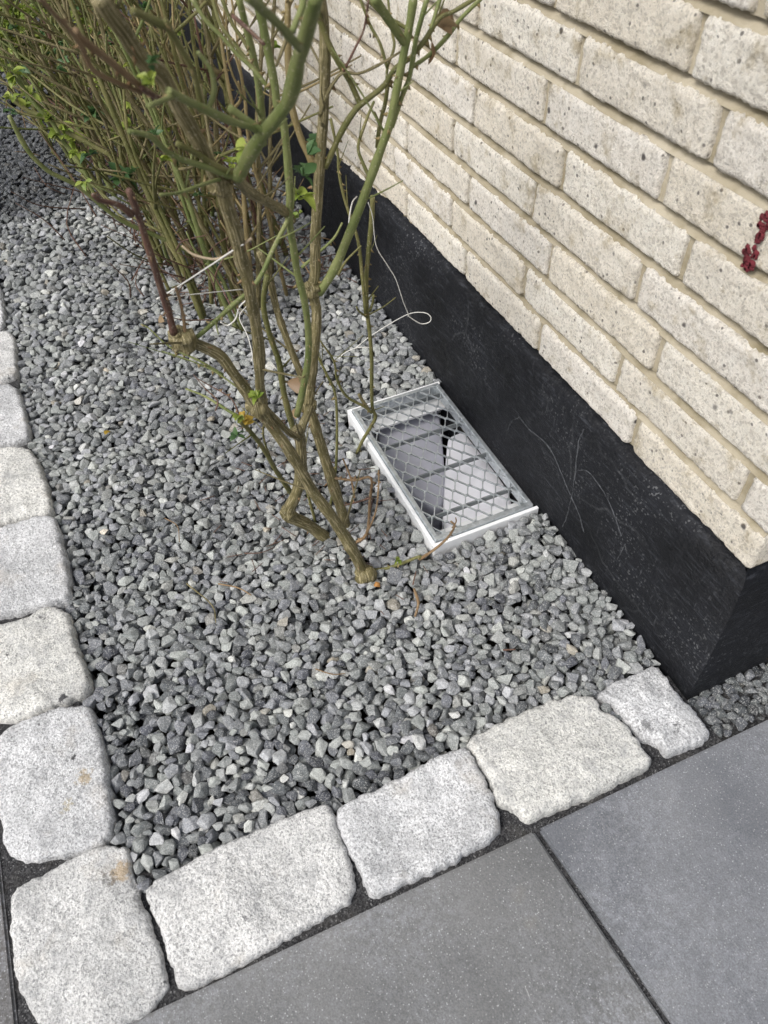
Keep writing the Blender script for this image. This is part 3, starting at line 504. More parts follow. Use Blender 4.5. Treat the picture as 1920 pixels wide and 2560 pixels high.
# ------------------------------------------------------------------ gravel: stones settled one on another
def ico(sub):
    bm = bmesh.new(); bmesh.ops.create_icosphere(bm, subdivisions=sub, radius=1)
    v = np.array([q.co[:] for q in bm.verts]); f = np.array([[w.index for w in q.verts] for q in bm.faces]); bm.free(); return v, f
ICO = {1: ico(1), 2: ico(2), 3: ico(3)}
def stone_shapes(sub, n, seed):
    r = np.random.default_rng(seed); V, F = ICO[sub]; out = []
    for _ in range(n):
        k = r.integers(8, 13); N = r.normal(size=(k, 3)); N /= np.linalg.norm(N, axis=1)[:, None]; h = r.uniform(.58, .95, k)
        dot = np.maximum(V @ N.T, 1e-3); rr = np.minimum((h/dot).min(1), 1.12)
        P = V*rr[:, None]; P += .035*r.normal(size=P.shape)*(sub < 2)
        if sub >= 2:
            s = r.uniform(0, 50); P = P*(1+.06*np.array([nz(p, 1.6, s) for p in P]))[:, None]
        out.append(P/np.abs(P).max(0))
    return out
NS = 40
def hull_stone(r, npts, bev):
    """crushed granite: hull of a few scattered points with worn edges"""
    bm = bmesh.new(); P = []
    while len(P) < npts:
        d = r.normal(size=3); d /= np.linalg.norm(d); d = d*r.uniform(.82, 1.05)
        if all(np.linalg.norm(d-q) > .5 for q in P): P.append(d)
        elif r.uniform() < .02: npts -= 1
    for d in P: bm.verts.new(d)
    bmesh.ops.convex_hull(bm, input=bm.verts[:])
    for v in [v for v in bm.verts if not v.link_faces]: bm.verts.remove(v)
    bmesh.ops.dissolve_limit(bm, angle_limit=.30, verts=bm.verts[:], edges=bm.edges[:])
    if bev: bmesh.ops.bevel(bm, geom=bm.edges[:]+bm.verts[:], offset=bev, segments=2, affect='EDGES', profile=.5, clamp_overlap=True)
    bmesh.ops.triangulate(bm, faces=bm.faces[:])
    V = np.array([q.co[:] for q in bm.verts]); F = np.array([[w.index for w in q.verts] for q in bm.faces]); bm.free()
    lo, hi = V.min(0), V.max(0); V = (V-(lo+hi)/2)/((hi-lo)/2); return V, F
_r = np.random.default_rng(1)
SH = {2: [hull_stone(_r, int(_r.integers(9, 15)), .075) for _ in range(NS)], 1: [hull_stone(_r, int(_r.integers(9, 14)), .11) for _ in range(NS)]}

CELL = .0022
def point_in(P, X, Y):
    ins = np.zeros(X.shape, bool); n = len(P)
    for i in range(n):
        (x0, y0), (x1, y1) = P[i], P[(i+1) % n]
        if y0 == y1: continue
        c = ((y0 > Y) != (y1 > Y)) & (X < (x1-x0)*(Y-y0)/(y1-y0)+x0); ins ^= c
    return ins
def templates(amin, amax, n, seed):
    r = np.random.default_rng(seed); T = []
    for _ in range(n):
        a = r.uniform(amin, amax)*r.choice([.8, 1, 1, 1.15]); b = a*r.uniform(.58, .92); c = a*r.uniform(.42, .75); th = r.uniform(0, math.pi)
        R = int(a/CELL)+1; g = np.arange(-R, R+1); gx, gy = np.meshgrid(g, g, indexing='ij')
        u = (gx*math.cos(th)+gy*math.sin(th))*CELL/a; w = (-gx*math.sin(th)+gy*math.cos(th))*CELL/b; q = 1-u*u-w*w
        k = q > .12; hh = c*np.sqrt(q[k])*.92
        T.append((gx[k].ravel(), gy[k].ravel(), hh.ravel(), a, b, c, th))
    return T
def deposit(x0, x1, y0, y1, surface, obstacles, amin, amax, density, seed):
    """drop stones until the bed is filled; returns rows x,y,z,a,b,c,theta"""
    r = np.random.default_rng(seed); nx, ny = int((x1-x0)/CELL), int((y1-y0)/CELL)
    X, Y = np.meshgrid(x0+(np.arange(nx)+.5)*CELL, y0+(np.arange(ny)+.5)*CELL, indexing='ij')
    H = np.full((nx, ny), -.024)
    for P in obstacles: H[point_in(P, X, Y)] = .5
    T = templates(amin, amax, 90, seed+5); out = []; N = int((x1-x0)*(y1-y0)*density)
    for i in range(N):
        gx, gy, hh, a, b, c, th = T[r.integers(len(T))]; R = int(a/CELL)+2
        best = None
        cx0, cy0 = r.integers(R, nx-R), r.integers(R, ny-R)
        for k in range(7):
            cx = min(max(cx0+r.integers(-5, 6), R), nx-R-1); cy = min(max(cy0+r.integers(-5, 6), R), ny-R-1)
            z = (H[cx+gx, cy+gy]+hh).max()
            if best is None or z < best[0]: best = (z, cx, cy)
        z, cx, cy = best; px, py = x0+(cx+.5)*CELL, y0+(cy+.5)*CELL
        if z+c*.6 > surface(px, py): continue
        s = (cx+gx, cy+gy); H[s] = np.maximum(H[s], z+hh); out.append((px, py, z, a, b, c, th))
    return np.array(out)
def surf(x, y):
    s = .006 + .004*nz((x, y, 0), 3.) + .003*nz((x, y, 4), 9.)
    s += .010*max(0, 1-abs(y-.03)/.12) - .003*max(0, 1-(.79-y)/.10)
    return s
OBS = [chaikin(P, 1) for P in COBBLES.values()] + [[(PX0, PY0-.05), (PX1, PY0-.05), (PX1, PY1), (PX0, PY1)], [(0, -.1), (6, -.1), (6, .021), (0, .021)], [(1.9, .80), (3, .80), (3, 1), (1.9, 1)]]
near = deposit(.30, 1.45, .0, .80, surf, OBS, .0062, .0124, 25000, 3)
far = deposit(1.40, 2.75, .0, .80, surf, OBS, .0066, .0122, 15000, 4)
far = far[far[:, 0] > 1.452]
dark = deposit(2.70, 4.6, .0, 1.15, lambda x, y: .0, [OBS[-2], OBS[-1]], .0085, .013, 5500, 6); dark = dark[dark[:, 0] > 2.752]
side = deposit(.232, .345, -.26, .03, lambda x, y: .001, [COBBLES['F4'], [(.306, -.5), (.4, -.5), (.4, .03), (.306, .03)], [(.1, -.4), (.236, -.4), (.24, .2), (.1, .2)]], .0058, .0098, 26000, 8)
print('stones', len(near), len(far), len(dark), len(side))
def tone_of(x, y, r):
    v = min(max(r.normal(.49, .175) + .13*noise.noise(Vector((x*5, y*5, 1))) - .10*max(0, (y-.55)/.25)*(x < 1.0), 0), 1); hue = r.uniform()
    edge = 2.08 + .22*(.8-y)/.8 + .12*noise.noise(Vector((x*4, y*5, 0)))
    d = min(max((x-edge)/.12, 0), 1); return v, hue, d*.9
def stone_rot(th, r):
    return Matrix.Rotation(th, 3, 'Z') @ Matrix.Rotation(r.normal(0, .28), 3, 'X') @ Matrix.Rotation(r.normal(0, .28), 3, 'Y')
def join_stones(rows, sub, seed, full_dark=None):
    r = np.random.default_rng(seed); VV = []; FF = []; CC = []; k = 0
    for (x, y, z, a, b, c, th) in rows:
        R = np.array(stone_rot(th, r)); V0, F0 = SH[sub][r.integers(NS)]; P = V0*np.array([a*1.12, b*1.12, c*1.12])
        VV.append(P @ R.T + (x, y, z)); FF.append(F0+k); k += len(V0)
        t_ = tone_of(x, y, r); q = np.ones((len(V0), 4), np.float32); q[:, :3] = t_ if full_dark is None else (t_[0], t_[1], full_dark); CC.append(q)
    me = fast_mesh('gravel', np.vstack(VV), np.vstack(FF)); me.polygons.foreach_set('use_smooth', np.zeros(len(me.polygons), bool))
    print('gravel tris', len(me.polygons))
    at = me.color_attributes.new('tone', 'FLOAT_COLOR', 'POINT'); at.data.foreach_set('color', np.vstack(CC).ravel()); return me
bed = tag(empty('gravel_bed', (.6, .4, 0)), kind='structure')
camp = np.array([0, .574, .959])
# the stones that show largest are single pieces
order = np.argsort(np.linalg.norm(near[:, :3]-camp, axis=1) - near[:, 2]*6)
topmost = [i for i in order if near[i, 2] > -.011][:290]
stone_me = []
for k in range(NS):
    me = fast_mesh('stone', *SH[2][k]); me.polygons.foreach_set('use_smooth', np.zeros(len(me.polygons), bool)); me.materials.append(M_STONE); stone_me.append(me)
r_ = np.random.default_rng(77)
for i in topmost:
    x, y, z, a, b, c, th = near[i]
    o = bpy.data.objects.new('stone', stone_me[r_.integers(NS)]); COL.objects.link(o); o.parent = bed
    R = stone_rot(th, r_); o.matrix_local = Matrix.Translation((x-.6, y-.4, z)) @ R.to_4x4() @ Matrix.Diagonal((a*1.13, b*1.13, c*1.13, 1))
keep = np.ones(len(near), bool); keep[topmost] = False; rest = near[keep]
def mass(me):
    o = link('gravel', me, M_GRAVEL); o.parent = bed; o.location = (-.6, -.4, 0); return tag(o, kind='stuff')
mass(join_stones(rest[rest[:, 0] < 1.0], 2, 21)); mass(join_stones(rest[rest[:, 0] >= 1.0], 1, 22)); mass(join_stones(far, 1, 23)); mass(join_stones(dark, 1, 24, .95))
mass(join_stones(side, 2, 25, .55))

# ------------------------------------------------------------------ house wall: plinth, mortar, bricks
XC = .325                                                     # corner of the house
house = tag(empty('house_wall', (1.5, 0, 0)), 'cream split-face brick house wall on a black plinth', 'wall')
def hpart(name, me, mat):
    o = link(name, me, mat); o.parent = house; o.location = (-1.5, 0, 0); return o
Z0, CR, BH = .2478, .0625, .0530
def plinth_top(x): return float(np.interp(x, [.3, .45, 1.36, 1.9, 2.6, 4.6], [.243, .246, .240, .212, .19, .17]))
def build_plinth():
    # path from the end wall round the corner and along the front
    path = [(.0, -1.2+.02*i, 0) for i in range(59)]; pts = []
    for i in range(60): pts.append((XC, -1.2+1.19*i/59, (-1, 0)))
    pts.append((XC, 0, (-1, 1))); split = len(pts); pts.append((XC, 0, (-1, 1)))
    for x in np.r_[np.linspace(XC+.008, 1.6, 170), np.linspace(1.62, 4.8, 120)]: pts.append((x, 0, (0, 1)))
    prof = [(.024, -.12), (.024, -.04), (.023, 0), (.0225, .2), (.022, .4), (.0205, .55), (.019, .7), (.017, .82), (.0145, .90), (.0115, .955), (.007, .985), (.001, 1.0), (-.02, 1.004)]
    V = []; np_ = len(prof)
    for x, y, n in pts:
        zt = plinth_top(x) + .0022*nz((x, y, 0), 22) + .0016*nz((x, y, 0), 70)
        for o_, q in prof:
            zz = q*zt if q > 0 else q
            off = o_ + (.0022*nz((x, y, zz), 14) + .0012*nz((x, y, zz), 45))*(1 if o_ > 0 else 0)
            V.append((x+n[0]*off, y+n[1]*off, zz))
    F = [(i*np_+j, i*np_+j+1, (i+1)*np_+j+1, (i+1)*np_+j) for i in range(len(pts)-1) for j in range(np_-1) if i != split-1]
    me = mesh('plinth', V, F, True); return hpart('plinth', me, M_PLINTH)
build_plinth()
# pale traces that climbing roots have left on the plinth
def root_mark(pts, w):
    C = catmull([(x, z, 0, w) for x, z in pts], 7); V = []; F = []; n = len(C)
    for i in range(n):
        d = C[min(i+1, n-1), :2]-C[max(i-1, 0), :2]; d /= np.linalg.norm(d)+1e-9; k = w*(1-.55*i/n)*(1+.5*noise.noise(Vector((i*.9, w*900, 0))))
        j = .0016*noise.noise(Vector((i*.5, 7, w*300))); x, z = C[i, 0]+j, C[i, 1]
        for q in (-1, 0, 1):
            xx, zz = x-d[1]*k*q, z+d[0]*k*q
            zt = plinth_top(xx); fr = zz/zt; o_ = float(np.interp(fr, [0, .2, .4, .55, .7, .82, .90, .955], [.023, .0225, .022, .0205, .019, .017, .0145, .0115])) + .0022*nz((xx, 0, zz), 14) + .0012*nz((xx, 0, zz), 45)
            V.append((xx, o_ + (.0012 if q == 0 else -.0003), zz))
    for i in range(n-1):
        for q in (0, 1): F.append((i*3+q, i*3+q+1, i*3+q+4, i*3+q+3))
    hpart('root_mark', mesh('root_mark', V, F, True), M_ROOT)
M_ROOT = mat_plain('root_trace', (.062, .066, .072), .9, spec=.2, var=.6, sc=160, bump=(300, .001))
ROOT_LINES = (([(.629, .225), (.63, .199), (.62, .152), (.614, .102), (.616, .049), (.619, .027)], .0020), ([(.777, .132), (.747, .131), (.707, .139), (.677, .134), (.651, .119), (.617, .103)], .0017),
              ([(.777, .132), (.795, .109), (.805, .07)], .0011), ([(.614, .102), (.589, .087), (.571, .064)], .0012), ([(.614, .158), (.597, .172), (.573, .171), (.541, .161), (.499, .133)], .0008), ([(.488, .128), (.493, .086)], .0008))
# mortar: a flat backing and one sloped bed joint for every course
hpart('mortar_backing', mesh('mortar_backing', [(XC+.022, -.0225, .1), (4.8, -.0225, .1), (4.8, -.0225, 1.6), (XC+.022, -.0225, 1.6), (XC+.022, -1.2, .1), (XC+.022, -1.2, 1.6)],
      [(0, 3, 2, 1), (0, 4, 5, 3)]), M_MORTAR)
COURSES = list(range(-2, 14))
def brick_mesh(L, H, D, seed, nx=48, nzv=13):
    """front face looks to +y; origin at its lower left front corner"""
    V = []; G = {}
    def edge(u, w, s): return .0008*nz((u*L, w*H, s), 45, seed) + .0012*nz((u*L, w*H, s), 210, seed)
    for i in range(nx+1):
        for j in range(nzv+1):
            u, w = i/nx, j/nzv
            # keep the outermost rings tight to the arris
            u = .5+.5*math.copysign(abs(2*u-1)**.8, u-.5) if 0 < i < nx else u
            w = .5+.5*math.copysign(abs(2*w-1)**.75, w-.5) if 0 < j < nzv else w
            x, z = u*L, w*H; de = min(x, L-x, z, H-z)
            y = -.0036*math.exp(-de/.0015) + .0017*nz((x, z, seed), 24) + .0014*nz((x, z, seed), 80) + .0020*nz((x, z, seed), 240)
            if w > .86: y -= .0022*(w-.86)/.14
            # rounded corners and a ragged lower arris
            cx, cz = min(x, L-x), min(z, H-z); r = .0045
            if cx < r and cz < r:
                d = math.hypot(r-cx, r-cz); 
                if d > r: k = r/d; x = (r-(r-cx)*k) if x < L/2 else L-(r-(r-cx)*k); z = (r-(r-cz)*k) if z < H/2 else H-(r-(r-cz)*k)
            if i in (0, nx): x += edge(0, w, 1+i)
            if j == 0: z += 1.6*edge(u, 0, 3)
            if j == nzv: z += .5*edge(u, 1, 4)
            G[i, j] = len(V); V.append((x, y, z))
    F = [(G[i, j], G[i, j+1], G[i+1, j+1], G[i+1, j]) for i in range(nx) for j in range(nzv)]
    ring = [G[i, 0] for i in range(nx+1)] + [G[nx, j] for j in range(1, nzv+1)] + [G[i, nzv] for i in range(nx-1, -1, -1)] + [G[0, j] for j in range(nzv-1, 0, -1)]
    b = len(V); V += [(V[q][0], -D, V[q][2]) for q in ring]; n = len(ring)
    F += [(ring[k], ring[(k+1) % n], b+(k+1) % n, b+k) for k in range(n)]
    return mesh('brick', V, F, True)
for _p, _w in ROOT_LINES: root_mark(_p, _w)
LB = .2345; BR = {}
for k in range(10): BR['s', k] = brick_mesh(LB-.0100, BH, .045, 5+7.3*k)
cnt = 0
def place_brick(me, x, z, rot=0, y=0):
    global cnt
    o = bpy.data.objects.new('brick', me); COL.objects.link(o); o.parent = house; o.location = (x-1.5, y+random.uniform(-.001, .001), z); o.rotation_euler[2] = rot
    o.rotation_euler[1] = random.gauss(0, .002)
    o.material_slots[0].link = 'OBJECT' if o.material_slots else 'DATA'
    if o.material_slots: o.material_slots[0].material = M_BRICK[cnt*7 % 4]
    cnt += 1; return o
for me in BR.values(): me.materials.append(M_BRICK[0])
for ri in COURSES:                                           # ri counts up from the plinth
    zb = Z0 + ri*CR; first = .552 if ri % 2 == 0 else .608
    heads = [first + LB*k + random.gauss(0, .002) for k in range(-1, 18)]
    xs_ = [XC] + [h for h in heads if h > XC+.03]
    for a, b in zip(xs_[:-1], xs_[1:]):
        L = b-a-.0100
        if a == XC:                                          # corner brick, returns into the end wall
            me = brick_mesh(L+.0047, BH, .10, 90+ri, nx=max(8, int(L*200))); me.materials.append(M_BRICK[0]); place_brick(me, a, zb)
        else:
            o = place_brick(BR['s', random.randrange(10)], a+.0050, zb); o.scale[0] = L/(LB-.0100)
    for h in xs_[1:]:                                        # head joints, slightly recessed
        hz = [zb-.001, zb+BH*.5, zb+BH-.001]; w = [random.uniform(-.0012, .0012) for _ in hz]; V = []
        for z_, w_ in zip(hz, w): V += [(h-.010, -.0066+w_, z_), (h, -.0080+w_, z_), (h+.010, -.0066+w_, z_)]
        hpart('head_joint', mesh('head_joint', V, [(a_*3+b_, a_*3+b_+3, a_*3+b_+4, a_*3+b_+1) for a_ in range(2) for b_ in range(2)], True), M_MORTAR)
    for q in range(3):                                       # end wall stretchers
        o = place_brick(BR['s', random.randrange(10)], XC, zb, math.pi/2, -.345-.2345*q + (.05 if ri % 2 else 0))
    # bed joint: deep under the brick above, weathered out to the brick below
    n = 150; V = []
    for i in range(n+1):
        x = XC+.004+(4.7-XC)*i/n; w = .0012*nz((x, zb, 0), 30)
        V += [(x, -.0034+w, zb+BH-.0022), (x, -.0062+w, zb+BH+.0015), (x, -.019+w*.4, zb+BH+.0062), (x, -.021, zb+CR+.002)]
    F = [(i*4+j, i*4+j+1, i*4+j+5, i*4+j+4) for i in range(n) for j in range(3)]
    hpart('bed_joint', mesh('bed_joint', V, F, True), M_MORTAR)
# two splashes of dried red paint on one brick
SPL = []
def splat(x, z, rx, rz, seed):
    V = [(x, .0018, z)]; n = 14; F = []
    for k, s in ((0, .55), (1, 1.)):
        for i in range(n):
            a = 2*math.pi*i/n; r = s*(1+.38*nz((math.cos(a)*1.1, math.sin(a)*1.1, seed), 1.9)+.22*nz((math.cos(a), math.sin(a), seed), 6))
            V.append((x+rx*r*math.cos(a), .0018-.0020*k*s, z+rz*r*math.sin(a)))
    F += [(0, 1+(i+1) % n, 1+i) for i in range(n)] + [(1+i, 1+(i+1) % n, 1+n+(i+1) % n, 1+n+i) for i in range(n)]
    SPL.append((V, F))
random.seed(41)
for cx, cz, rx, rz, n in ((.470, .5665, .0085, .0125, 34), (.4655, .604, .0075, .0085, 22), (.467, .589, .0035, .006, 9)):
    for k in range(n):
        a = random.uniform(0, 6.28); q = math.sqrt(random.random()); splat(cx+rx*q*math.cos(a), cz+rz*q*math.sin(a), random.uniform(.0012, .0040), random.uniform(.0012, .0040), k*1.7+cx*50)
    VV = []; FF = []
    for V, F in SPL: FF += [tuple(i+len(VV) for i in q) for q in F]; VV += V
    hpart('paint_splash', mesh('paint_splash', VV, FF, True), M_RED); SPL.clear()

# ------------------------------------------------------------------ light well, its lids and the grate
well = tag(empty('light_well', ((PX0+PX1)/2, .125, -.2)), 'white plastic light well box sunk in gravel against the black plinth', 'light well')
def wpart(name, *a, **kw):
    o = box(name, *a, **kw); o.parent = well; o.location = (-(PX0+PX1)/2, -.125, .2); return o
RT = .0185; T_ = .0065
wpart('rim', PX0, PX0+T_, PY0, PY1, -.06, RT, M_WHITE, bev=.0016)
wpart('rim', PX1-T_, PX1, PY0, PY1, -.06, RT, M_WHITE, bev=.0016)
wpart('rim', PX0+T_, PX1-T_, PY1-T_, PY1, -.06, RT-.0006, M_WHITE, bev=.0016)
wpart('ledge', PX0+T_, PX1-T_, PY1-T_-.012, PY1-T_, -.010, -.006, M_WHITE)
wpart('ledge', PX0+T_, PX0+T_+.048, PY0, PY1-T_-.012, -.0225, -.0185, M_WHITE)
wpart('ledge', PX1-T_-.030, PX1-T_, PY0, PY1-T_-.012, -.0225, -.0185, M_WHITE)
wpart('side_wall', PX0-.004, PX0+.002, PY0-.03, PY1+.004, -.26, -.06, M_WHITE)
wpart('side_wall', PX1-.002, PX1+.004, PY0-.03, PY1+.004, -.26, -.06, M_WHITE)
wpart('side_wall', PX0+.002, PX1-.002, PY1-.002, PY1+.004, -.26, -.06, M_WHITE)
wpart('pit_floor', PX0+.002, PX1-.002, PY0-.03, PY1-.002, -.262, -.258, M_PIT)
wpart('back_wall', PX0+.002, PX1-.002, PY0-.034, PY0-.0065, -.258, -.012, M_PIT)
def lid(name, outline, z, slope, mat, thick=.05, axis_x=.9):
    P = chaikin(outline, 2); c = P.mean(0); V = []; N = len(P)
    prof = [(1.0, -thick), (1.0, -.010), (.99, -.004), (.965, -.001), (.93, 0), (.5, .0005)]
    for s, dz in prof:
        for p in P:
            q = c+(p-c)*s; V.append((q[0], q[1], z+dz+slope*(q[0]-axis_x)))
    V.append((c[0], c[1], z+slope*(c[0]-axis_x))); F = []
    for k in range(len(prof)-1):
        for i in range(N): j = (i+1) % N; F.append((k*N+i, k*N+j, (k+1)*N+j, (k+1)*N+i))
    b = (len(prof)-1)*N; F += [(b+i, b+(i+1) % N, len(V)-1) for i in range(N)]
    if .5*np.sum(P[:, 0]*np.roll(P[:, 1], -1)-np.roll(P[:, 0], -1)*P[:, 1]) < 0: F = [q[::-1] for q in F]
    return link(name, mesh(name, V, F, True), mat)
tag(lid('plastic_housing', WHITE_LID, -.030, .0, M_LILAC, .2), 'pale lilac white plastic housing with rounded corners under the grate', 'housing')
tag(lid('plastic_housing', GREY_LID, -.050, .10, M_GREYREFL, .12, .98), 'plastic housing coloured grey for a dull reflection, sloping into shadow under the grate', 'housing')

grate = tag(empty('steel_grate', (.86, .129, .01)), 'galvanised expanded metal grate lying in a white rim', 'grate')
GX0, GX1, GY0, GY1, GZ = .6835, 1.0365, .0365, .2165, .0225
def gpart(o): o.parent = grate; o.location = (-.86, -.129, -.01); return o
for a in ((GX0, GX0+.009, GY0, GY1), (GX1-.008, GX1, GY0, GY1), (GX0+.009, GX1-.008, GY0, GY0+.008), (GX0+.009, GX1-.008, GY1-.008, GY1)):
    gpart(box('frame_bar', *a, GZ-.022, GZ, M_GALV, bev=.0012))
for x in (.736, .829, .921, 1.012): gpart(box('support_bar', x-.0013, x+.0013, GY0+.008, GY1-.008, GZ-.0140, GZ-.0048, M_GALV_SHADE))
def expanded():
    px, py = .01875, .01435; ox, oy = .8265, .1536; V = []; F = []
    x0, x1, y0, y1 = GX0+.006, GX1-.006, GY0+.006, GY1-.006
    def strand(A, B, hw, z0, z1):
        d = Vector((B[0]-A[0], B[1]-A[1], 0)); L = d.length
        if L < 1e-5: return
        d /= L; n = Vector((-d.y, d.x, 0))*hw; b = len(V)
        for q in (A, B):
            for s, z in ((-1, z0), (1, z0), (1, z1), (-1, z1)): V.append((q[0]+n.x*s, q[1]+n.y*s, z+q[2]))
        F.extend([(b, b+1, b+2, b+3), (b+7, b+6, b+5, b+4), (b, b+4, b+5, b+1), (b+1, b+5, b+6, b+2), (b+2, b+6, b+7, b+3), (b+3, b+7, b+4, b)])
    def clip(A, B):
        t0, t1 = 0., 1.
        for k, lo, hi in ((0, x0, x1), (1, y0, y1)):
            d = B[k]-A[k]
            if abs(d) < 1e-9:
                if A[k] < lo or A[k] > hi: return None
                continue
            a, b = (lo-A[k])/d, (hi-A[k])/d
            if a > b: a, b = b, a
            t0, t1 = max(t0, a), min(t1, b)
        if t0 >= t1: return None
        f = lambda t: tuple(A[k]+(B[k]-A[k])*t for k in range(3)); return f(t0), f(t1)
    for i in range(-14, 15):
        for j in range(-12, 13):
            if (i+j) % 2: continue
            nx_, ny_ = ox+i*px, oy+j*py; e = .0028           # half length of the node bond, laid along x
            # bond
            s = clip((nx_, ny_-.0024, 0), (nx_, ny_+.0024, 0)); 
            if s: strand(*s, .0016, GZ-.0048, GZ-.0012)
            for sx, sy in ((1, 1), (1, -1)):
                mx, my = nx_+sx*px, ny_+sy*py
                pts = [(nx_, ny_+sy*.0022, 0), (nx_+sx*.0042, ny_+sy*.0042, .0004), (mx-sx*.0042, my-sy*.0042, -.0004), (mx, my-sy*.0022, 0)]
                for A, B in zip(pts[:-1], pts[1:]):
                    s = clip(A, B)
                    if s: strand(*s, .0009, GZ-.0046, GZ-.0014)
    return mesh('expanded_mesh', V, F)
gpart(link('expanded_mesh', expanded(), M_GALV))

# ------------------------------------------------------------------ roses
class Tube:
    def __init__(self): self.V = []; self.F = []; self.UV = []
    def add(self, P, segs=9, sub=4, rough=.10, seed=0., node=.2):
        """P rows x,y,z,r"""
        C = catmull(P, sub); n = len(C); T = np.gradient(C[:, :3], axis=0); T /= np.linalg.norm(T, axis=1)[:, None]+1e-9
        up = np.array([0, 0, 1.]) if abs(T[0][2]) < .8 else np.array([1., 0, 0]); N = np.cross(T[0], up); N /= np.linalg.norm(N)
        L = np.r_[0, np.cumsum(np.linalg.norm(np.diff(C[:, :3], axis=0), axis=1))]; b = len(self.V)
        for i in range(n):
            N = N - T[i]*(N @ T[i]); N /= np.linalg.norm(N)+1e-9; B = np.cross(T[i], N); r = max(C[i, 3], .0004)
            r *= 1 + node*max(0, noise.noise(Vector((L[i]*38+seed, seed, 0))))*1.6 + .06*noise.noise(Vector((L[i]*90, seed, 3)))
            for k in range(segs):
                a = 2*math.pi*k/segs; rr = r*(1+rough*noise.noise(Vector((math.cos(a)*1.4+seed, math.sin(a)*1.4, L[i]*22))))
                self.V.append(tuple(C[i, :3]+(N*math.cos(a)+B*math.sin(a))*rr)); self.UV.append((L[i]*10, k/segs))
        for i in range(n-1):
            for k in range(segs): j = (k+1) % segs; self.F.append((b+i*segs+k, b+(i+1)*segs+k, b+(i+1)*segs+j, b+i*segs+j))
        for i, s in ((0, 1), (n-1, -1)):
            q = len(self.V); self.V.append(tuple(C[i, :3]+T[i]*.0006*(-s))); self.UV.append((L[i]*10, 0))
            for k in range(segs):
                j = (k+1) % segs; f = (q, b+i*segs+k, b+i*segs+j); self.F.append(f if s > 0 else f[::-1])
        return C, T
    def thorn(self, p, d, t, s):
        d = Vector(d).normalized(); t = Vector(t).normalized(); w = d.cross(t).normalized(); p = Vector(p); b = len(self.V)
        for q in (p+t*s*.45, p-t*s*.45, p+w*s*.14, p-w*s*.14, p+d*s-t*s*.35): self.V.append(tuple(q)); self.UV.append((0, 0))
        self.F += [(b, b+2, b+4), (b+2, b+1, b+4), (b+1, b+3, b+4), (b+3, b, b+4)]
    def build(self, name, mat, parent=None, off=(0, 0, 0)):
        me = mesh(name, self.V, self.F, True); uv = me.uv_layers.new(name='tube')
        idx = np.empty(len(me.loops), np.int32); me.loops.foreach_get('vertex_index', idx)
        uv.data.foreach_set('uv', np.array(self.UV, np.float32)[idx].ravel())
        o = link(name, me, mat, parent); o.location = tuple(-x for x in off); return o
def leaf_mesh(n, w, fold, curl):
    V = []; F = []
    prof = [0, .55, .9, 1, .85, .5, .0]
    for i, p in enumerate(prof):
        x = i/6; z = -curl*x*x
        V += [(x, -w*p*(1+.1*(i % 2)), z+fold*p), (x, 0, z), (x, w*p*(1+.1*(i % 2)), z+fold*p)]
    for i in range(6): F += [(i*3, i*3+1, i*3+4, i*3+3), (i*3+1, i*3+2, i*3+5, i*3+4)]
    return mesh(n, V, F, True)
LEAF = {}
for k in M_LEAF:
    LEAF[k] = []
    for q in range(3):
        me = leaf_mesh('leaf', .30+.05*q, .12+.08*q, .25+.2*q); me.materials.append(M_LEAF[k]); LEAF[k].append(me)
def leaf(parent, off, p, d, s, kind, name='leaf'):
    o = bpy.data.objects.new(name, random.choice(LEAF[kind])); COL.objects.link(o)
    if parent: o.parent = parent
    q = Vector(d).to_track_quat('X', 'Z').to_matrix().to_4x4() @ Matrix.Rotation(random.uniform(-1, 1), 4, 'X')
    mloc = Matrix.Translation(Vector(p)-Vector(off)) @ q @ Matrix.Diagonal((s, s, s, 1))
    if parent: o.matrix_local = mloc
    else: o.matrix_world = mloc
    return o
def sprig(parent, off, p, n, s, kind, spread=1.):
    p = Vector(p); ax = Vector((random.gauss(0, .5), random.gauss(0, .5), .6)).normalized()
    n = int(n*1.7); s *= .8
    for i in range(n):
        d = (ax + Vector((random.gauss(0, spread), random.gauss(0, spread), random.gauss(0, .5)))).normalized()
        leaf(parent, off, p+d*s*.3*random.random(), d, s*random.uniform(.7, 1.15), kind)

